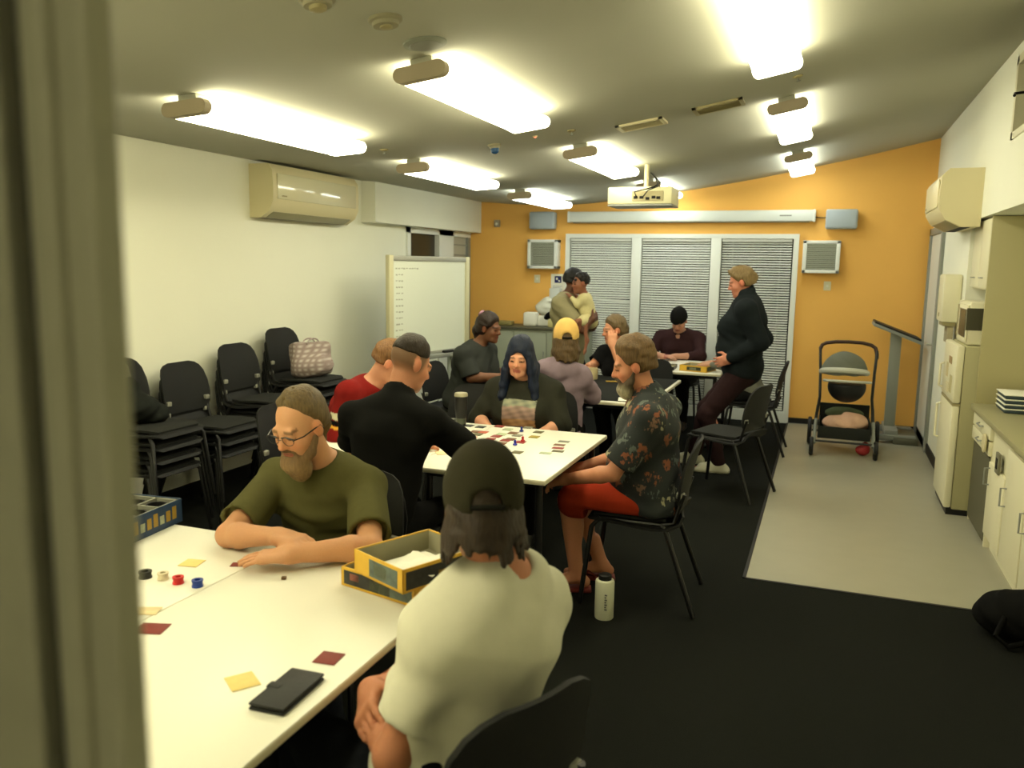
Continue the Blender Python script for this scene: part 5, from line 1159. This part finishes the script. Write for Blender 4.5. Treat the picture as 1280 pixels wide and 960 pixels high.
person('bearded man in dark floral shirt and rust red shorts at the middle table',
       pel=(-.755, 4.04, .55), nb=(-.795, 3.995, 1.035), fwd=(-1, -.08, 0), hd=(-.870, 3.975, 1.20), hf=(-.93, -.28, -.26), hs=.97,
       hands=((-1.165, 3.86, .625), (-1.16, 4.10, .63)), elbow=((-.905, 3.765, .705, 0), (-.93, 4.26, .70, 0)), handdir=((-.85, .25, -.35), (-.85, -.2, -.4)), palm=((-.2, .3, -1), (-.2, -.3, -1)), curl=(.4, .4),
       shp=((-.750, 3.815, .965), (-.745, 4.19, .965)), ank=((-1.135, 3.99, .09), (-1.06, 4.20, .09)), foot=(-.95, -.30, 0), skin=(.84, .60, .47), brow=(.40, .28, .16), w=1.12, belly=.05, seed=6, res=.006, cres=.0075,
       shirt=dict(mat=floral(), sleeve=.82, loose=.026, name='floral_shirt', t=.020, hem=.02, collar=.035), pants=dict(mat=cloth('rust_red', (.60, .19, .10)), len=.92, name='shorts'), shoes=dict(mat=mat('sandal_red', (.42, .13, .10), .7), kind='thong'),
       hair=(hair_short((.36, .27, .15), g=.014, low=-.035, top=.014), beard((.26, .20, .13), .03, w=.056, tip=(.68, .65, .54)), eyes()))
# 7 woman with scrunchie
def bun(C, P, HH, s, B):
    r, f, u = HH[1:]; C.ell(P(0, -.10, .04), (.035 * s, .035 * s, .03 * s), (r, f, u), k=.02); C.chain([P(0, -.10, .03), P(0, -.125, -.04), P(.0, -.105, -.12)], [.028 * s, .032 * s, .020 * s], k=.03); C.cap(P(.05, .03, .09), P(.07, .035, .04), .018 * s, k=.02)
def scrunchie(HH, s, P, root, B):
    pts = [tuple(P(.028 * math.cos(a), -.095 + .012 * math.sin(a), .115 + .022 * math.sin(a))) for a in [2 * math.pi * i / 12 for i in range(13)]]
    o_ = MB().tube(pts, .011, 8).build('scrunchie', cloth('scrunchie', (.66, .50, .56))); inv(o_, root)
person('woman in charcoal top with dark hair and pink scrunchie seated by the black table',
       pel=(-2.84, 6.36, .55), nb=(-2.71, 6.33, 1.00), fwd=(1, -.1, 0), hd=(-2.605, 6.33, 1.155), hf=(.97, -.12, -.14), hs=.95,
       hands=((-2.36, 6.42, .79), (-2.40, 6.17, .785)), elbow=((-2.68, 6.56, .76, 0), (-2.66, 6.09, .77, 0)), handdir=((.9, -.2, -.1), (.9, .35, -.05)), curl=(.3, .3),
       ank=((-2.5, 6.45, .08), (-2.5, 6.25, .08)), skin=BROWN, lip=(.50, .24, .22), brow=(.1, .07, .05), w=1.3, bust=.11, belly=.05, seed=8,
       shirt=dict(mat=cloth('charcoal_top', (.20, .21, .20)), sleeve=.95, loose=.022, name='top', t=.018, vneck=.6, vcut=.10), pants=dict(mat=cloth('black_pants', (.06, .06, .06))), shoes=dict(mat=m_black),
       hair=(hair_short((.15, .10, .07), g=.016, low=-.06, tail=bun, ears=True), scrunchie))
# 8 lilac hoodie, yellow cap
def longback(C, P, HH, s, B):
    rr = random.Random(8)
    for k in range(14):
        a = -1.7 + 3.4 * k / 13; x, y = .080 * math.sin(a), -.014 - .095 * math.cos(a)
        C.chain([P(x * .93, y * .93, .0), P(x * 1.05, y * 1.08, -.08), P(x * 1.02, y * 1.12 - .01, -.14 - .02 * rr.random())], [.020 * s, .020 * s, .010 * s], k=.012)
person('person in lilac hoodie and yellow backwards cap, seen from behind',
       pel=(-1.72, 5.42, .55), nb=(-1.725, 5.47, .99), fwd=(-.35, .94, 0), hd=(-1.685, 5.50, 1.165), hf=(-.35, .93, -.12), hs=.95,
       hands=((-1.88, 5.86, .785), (-1.62, 5.84, .785)), elbow=((-1.99, 5.60, .77, 0), (-1.525, 5.62, .775, 0)), handdir=((.4, .8, -.1), (-.6, .7, -.1)), curl=(.35, .35),
       shp=((-1.885, 5.44, .92), (-1.58, 5.51, .92)), ank=((-1.82, 5.85, .08), (-1.62, 5.88, .08)), skin=PINK, w=1.0, seed=9, cres=.0085, wr=.006,
       shirt=dict(mat=cloth('lilac_hoodie', (.53, .46, .50)), sleeve=1.93, loose=.022, name='hoodie', t=.024, hem=.12, hood=True), pants=dict(mat=cloth('dark_pants', (.08, .08, .08))), shoes=dict(mat=m_black),
       hair=(hair_short((.34, .26, .15), g=.010, low=-.05, tail=longback), capwear((.93, .76, .45), low=.010)))
# 9 woman in black top with mug
def wavy(C, P, HH, s, B):
    r, f, u = HH[1:]; C.ell(P(0, -.08, -.01), (.07 * s, .05 * s, .075 * s), (r, f, u), k=.03); C.chain([P(.05, -.05, -.03), P(.065, -.05, -.09), P(.06, -.03, -.13)], [.025, .022, .012], k=.02)
person('fair haired woman in black top resting her cheek on her hand, holding a mug',
       pel=(-1.56, 7.14, .55), nb=(-1.635, 7.02, .975), fwd=(-.30, -.95, 0), hd=(-1.70, 6.95, 1.135), hf=(-.80, -.58, -.12), hu=(-.1, 0, 1), hs=.95,
       hands=((-1.68, 6.83, 1.015), (-1.915, 6.76, .80)), elbow=((-1.55, 6.77, .775, 0), (-1.90, 7.00, .81, 0)), handdir=((-.1, .25, .95), (.45, -.80, -.05)), palm=((-.2, .9, -.2), (.75, .35, -.2)), curl=(.35, .5),
       ank=((-1.5, 6.75, .08), (-1.68, 6.75, .08)), skin=(.88, .64, .50), brow=(.4, .28, .18), w=1.1, bust=.08, seed=10,
       shirt=dict(mat=cloth('black_top', (.07, .07, .075)), sleeve=.75, loose=.020, name='top', t=.016, vneck=.6, vcut=.10), pants=dict(mat=cloth('dark_pants', (.08, .08, .08))), shoes=dict(mat=m_black),
       hair=(hair_short((.40, .33, .22), g=.015, low=-.05, tail=wavy), eyes()))
# 10 standing man holding 11 the baby
person('standing man in khaki t-shirt and dark jeans holding a baby',
       pel=(-2.35, 7.72, .86), nb=(-2.36, 7.70, 1.38), fwd=(1, -.05, 0), hd=(-2.30, 7.73, 1.525), hf=(.85, .45, -.15), hs=.93,
       hands=((-2.12, 7.78, 1.08), (-2.045, 7.49, 1.19)), elbow=((-2.26, 7.95, 1.06, 0), (-2.13, 7.46, 1.09, 0)), handdir=((.3, -.9, .1), (.20, .85, .25)), palm=((-.5, 0, .8), (-.5, .6, .1)), curl=(.5, .6),
       ank=((-2.36, 7.83, .08), (-2.34, 7.62, .08)), knee_hint=(1, 0, .0), skin=DBROWN, brow=(.08, .05, .04), w=1.22, s=1.0, seed=11, belly=.03,
       shirt=dict(mat=cloth('khaki_tee', (.58, .55, .42)), sleeve=.72, loose=.024, name='tshirt', t=.018, hem=.10), pants=dict(mat=cloth('navy_jeans', (.12, .14, .17))), shoes=dict(mat=m_black),
       hair=(hair_short((.07, .055, .045), g=.012, low=-.02),))
def curls(C, P, HH, s, B):
    r, f, u = HH[1:]; rr = random.Random(6)
    for k in range(46):
        v = nrm((rr.uniform(-1, 1), rr.uniform(-1, .45), rr.uniform(-.2, 1))); C.ell(P(v[0] * .082, -.016 + v[1] * .102, .036 + v[2] * .094), (.020 * s,) * 3, k=.006)
person('baby in cream clothes with dark curly hair held by the standing man',
       pel=(-2.10, 7.60, 1.19), nb=(-2.155, 7.58, 1.40), fwd=(-.90, -.15, 0), hd=(-2.185, 7.545, 1.515), hf=(-.75, -.62, -.08), hs=.74, s=.46, sh=.17, nr=.05,
       hands=((-2.27, 7.52, 1.39), (-2.25, 7.66, 1.39)), elbow=((-2.19, 7.50, 1.32, 0), (-2.19, 7.68, 1.32, 0)), curl=(.4, .4),
       ank=((-2.20, 7.47, 1.01), (-2.08, 7.45, 1.00)), knee_hint=(-.2, -1, .3), foot=(-.2, -.2, -.9), skin=(.62, .42, .32), brow=(.1, .07, .05), w=1.0, seed=12, res=.0055, cres=.0065, wr=.003, bust=0,
       shirt=dict(mat=cloth('baby_cream', (.84, .80, .60)), sleeve=1.8, loose=.010, name='romper', t=.012, hem=.03), pants=dict(mat=cloth('baby_cream', (.84, .80, .60)), len=.6, name='romper_legs'),
       hair=(hair_short((.09, .07, .06), g=.010, low=-.01, tail=curls, ears=True), eyes()))
# 12 beanie and maroon jumper
def vneckcol(V, S_): return np.tile(np.array(lin((.19, .12, .13))), (len(V), 1))
person('person in dark beanie and maroon jumper looking down at the farthest table',
       pel=(-1.46, 8.98, .55), nb=(-1.455, 8.86, .985), fwd=(.0, -1, 0), hd=(-1.45, 8.76, 1.12), hf=(-.12, -.80, -.60), hs=.94,
       hands=((-1.42, 8.50, .775), (-1.55, 8.44, .775)), elbow=((-1.20, 8.66, .775, 0), (-1.72, 8.66, .775, 0)), handdir=((-.9, -.2, 0), (.9, -.3, 0)), curl=(.3, .3),
       ank=((-1.35, 8.6, .08), (-1.58, 8.6, .08)), skin=(.84, .64, .54), w=1.12, seed=13, bust=.04,
       shirt=dict(mat=cloth('maroon_jumper', (.20, .125, .13)), sleeve=1.45, loose=.020, name='jumper', t=.018, vneck=.6, vcut=.16), pants=dict(mat=cloth('dark_pants', (.08, .08, .08))), shoes=dict(mat=m_black),
       hair=(hair_short((.2, .14, .1), g=.006, low=-.01), capwear((.09, .09, .085), name='beanie', brimless=True, hole=False, backwards=False, g=.020, low=.020)))
# 13 standing woman
def lowbun(C, P, HH, s, B):
    r, f, u = HH[1:]; C.ell(P(0, -.115, .02), (.042 * s, .035 * s, .042 * s), (r, f, u), k=.02); C.ell(P(0, .03, .12), (.05 * s, .05 * s, .015 * s), (r, f, u), k=.03)
person('standing woman in dark navy jacket and maroon trousers, looking down',
       pel=(-.62, 6.98, .86), nb=(-.605, 6.95, 1.415), fwd=(-1, -.05, 0), hd=(-.665, 6.93, 1.565), hf=(-.93, -.1, -.30), hs=.95,
       hands=((-.70, 6.74, .965), (-.72, 7.16, .98)), elbow=((-.475, 6.74, 1.10, 0), (-.48, 7.20, 1.10, 0)), handdir=((-.85, .15, -.3), (-.85, -.2, -.3)), palm=((0, 1, 0), (0, -1, 0)), curl=(.4, .4),
       ank=((-.76, 6.86, .08), (-1.00, 7.12, .09)), knee_hint=(-1, -.25, .3), foot=(-1, -.1, 0), skin=(.84, .58, .48), brow=(.4, .3, .2), w=1.2, s=1.03, bust=.11, belly=.04, seed=14,
       shirt=dict(mat=cloth('navy_jacket', (.10, .12, .13)), sleeve=1.93, loose=.024, name='jacket', t=.026, hem=-.02, collar=.07), pants=dict(mat=cloth('maroon_pants', (.17, .11, .115)), len=1.95), shoes=dict(mat=mat('sneaker_pale', (.74, .73, .64), .7)),
       hair=(hair_short((.46, .38, .24), g=.013, low=-.04, tail=lowbun),))
# 14 child behind her
person('child with tousled brown hair mostly hidden behind the standing woman',
       pel=(-.60, 7.86, .56), nb=(-.72, 7.86, .935), fwd=(-1, 0, 0), hd=(-.835, 7.86, 1.075), hf=(-.90, -.15, -.38), hs=.86, s=.82,
       hands=((-1.02, 7.74, .785), (-1.0, 7.98, .785)), elbow=((-.84, 7.68, .80, 0), (-.82, 8.04, .79, 0)), handdir=((-.9, .3, -.05), (-.9, -.2, 0)), curl=(.4, .3),
       ank=((-.9, 7.78, .08), (-.9, 7.95, .08)), skin=(.86, .66, .54), brow=(.3, .2, .15), seed=15,
       shirt=dict(mat=cloth('grey_sweater', (.45, .45, .40)), sleeve=1.6, loose=.012, name='sweater'), pants=dict(mat=cloth('dark_pants', (.08, .08, .08))), shoes=dict(mat=m_black),
       hair=(hair_short((.30, .24, .17), g=.018, low=-.04, wr=.006),))
chair(-.60, 7.90, -1, 0, 'black chair the child behind the standing woman sits on')
print('BUILD TIME %.1f' % (time.time() - T0), 'objects', len(COL.objects), 'tris', sum(len(me.polygons) * 2 for me in bpy.data.meshes))
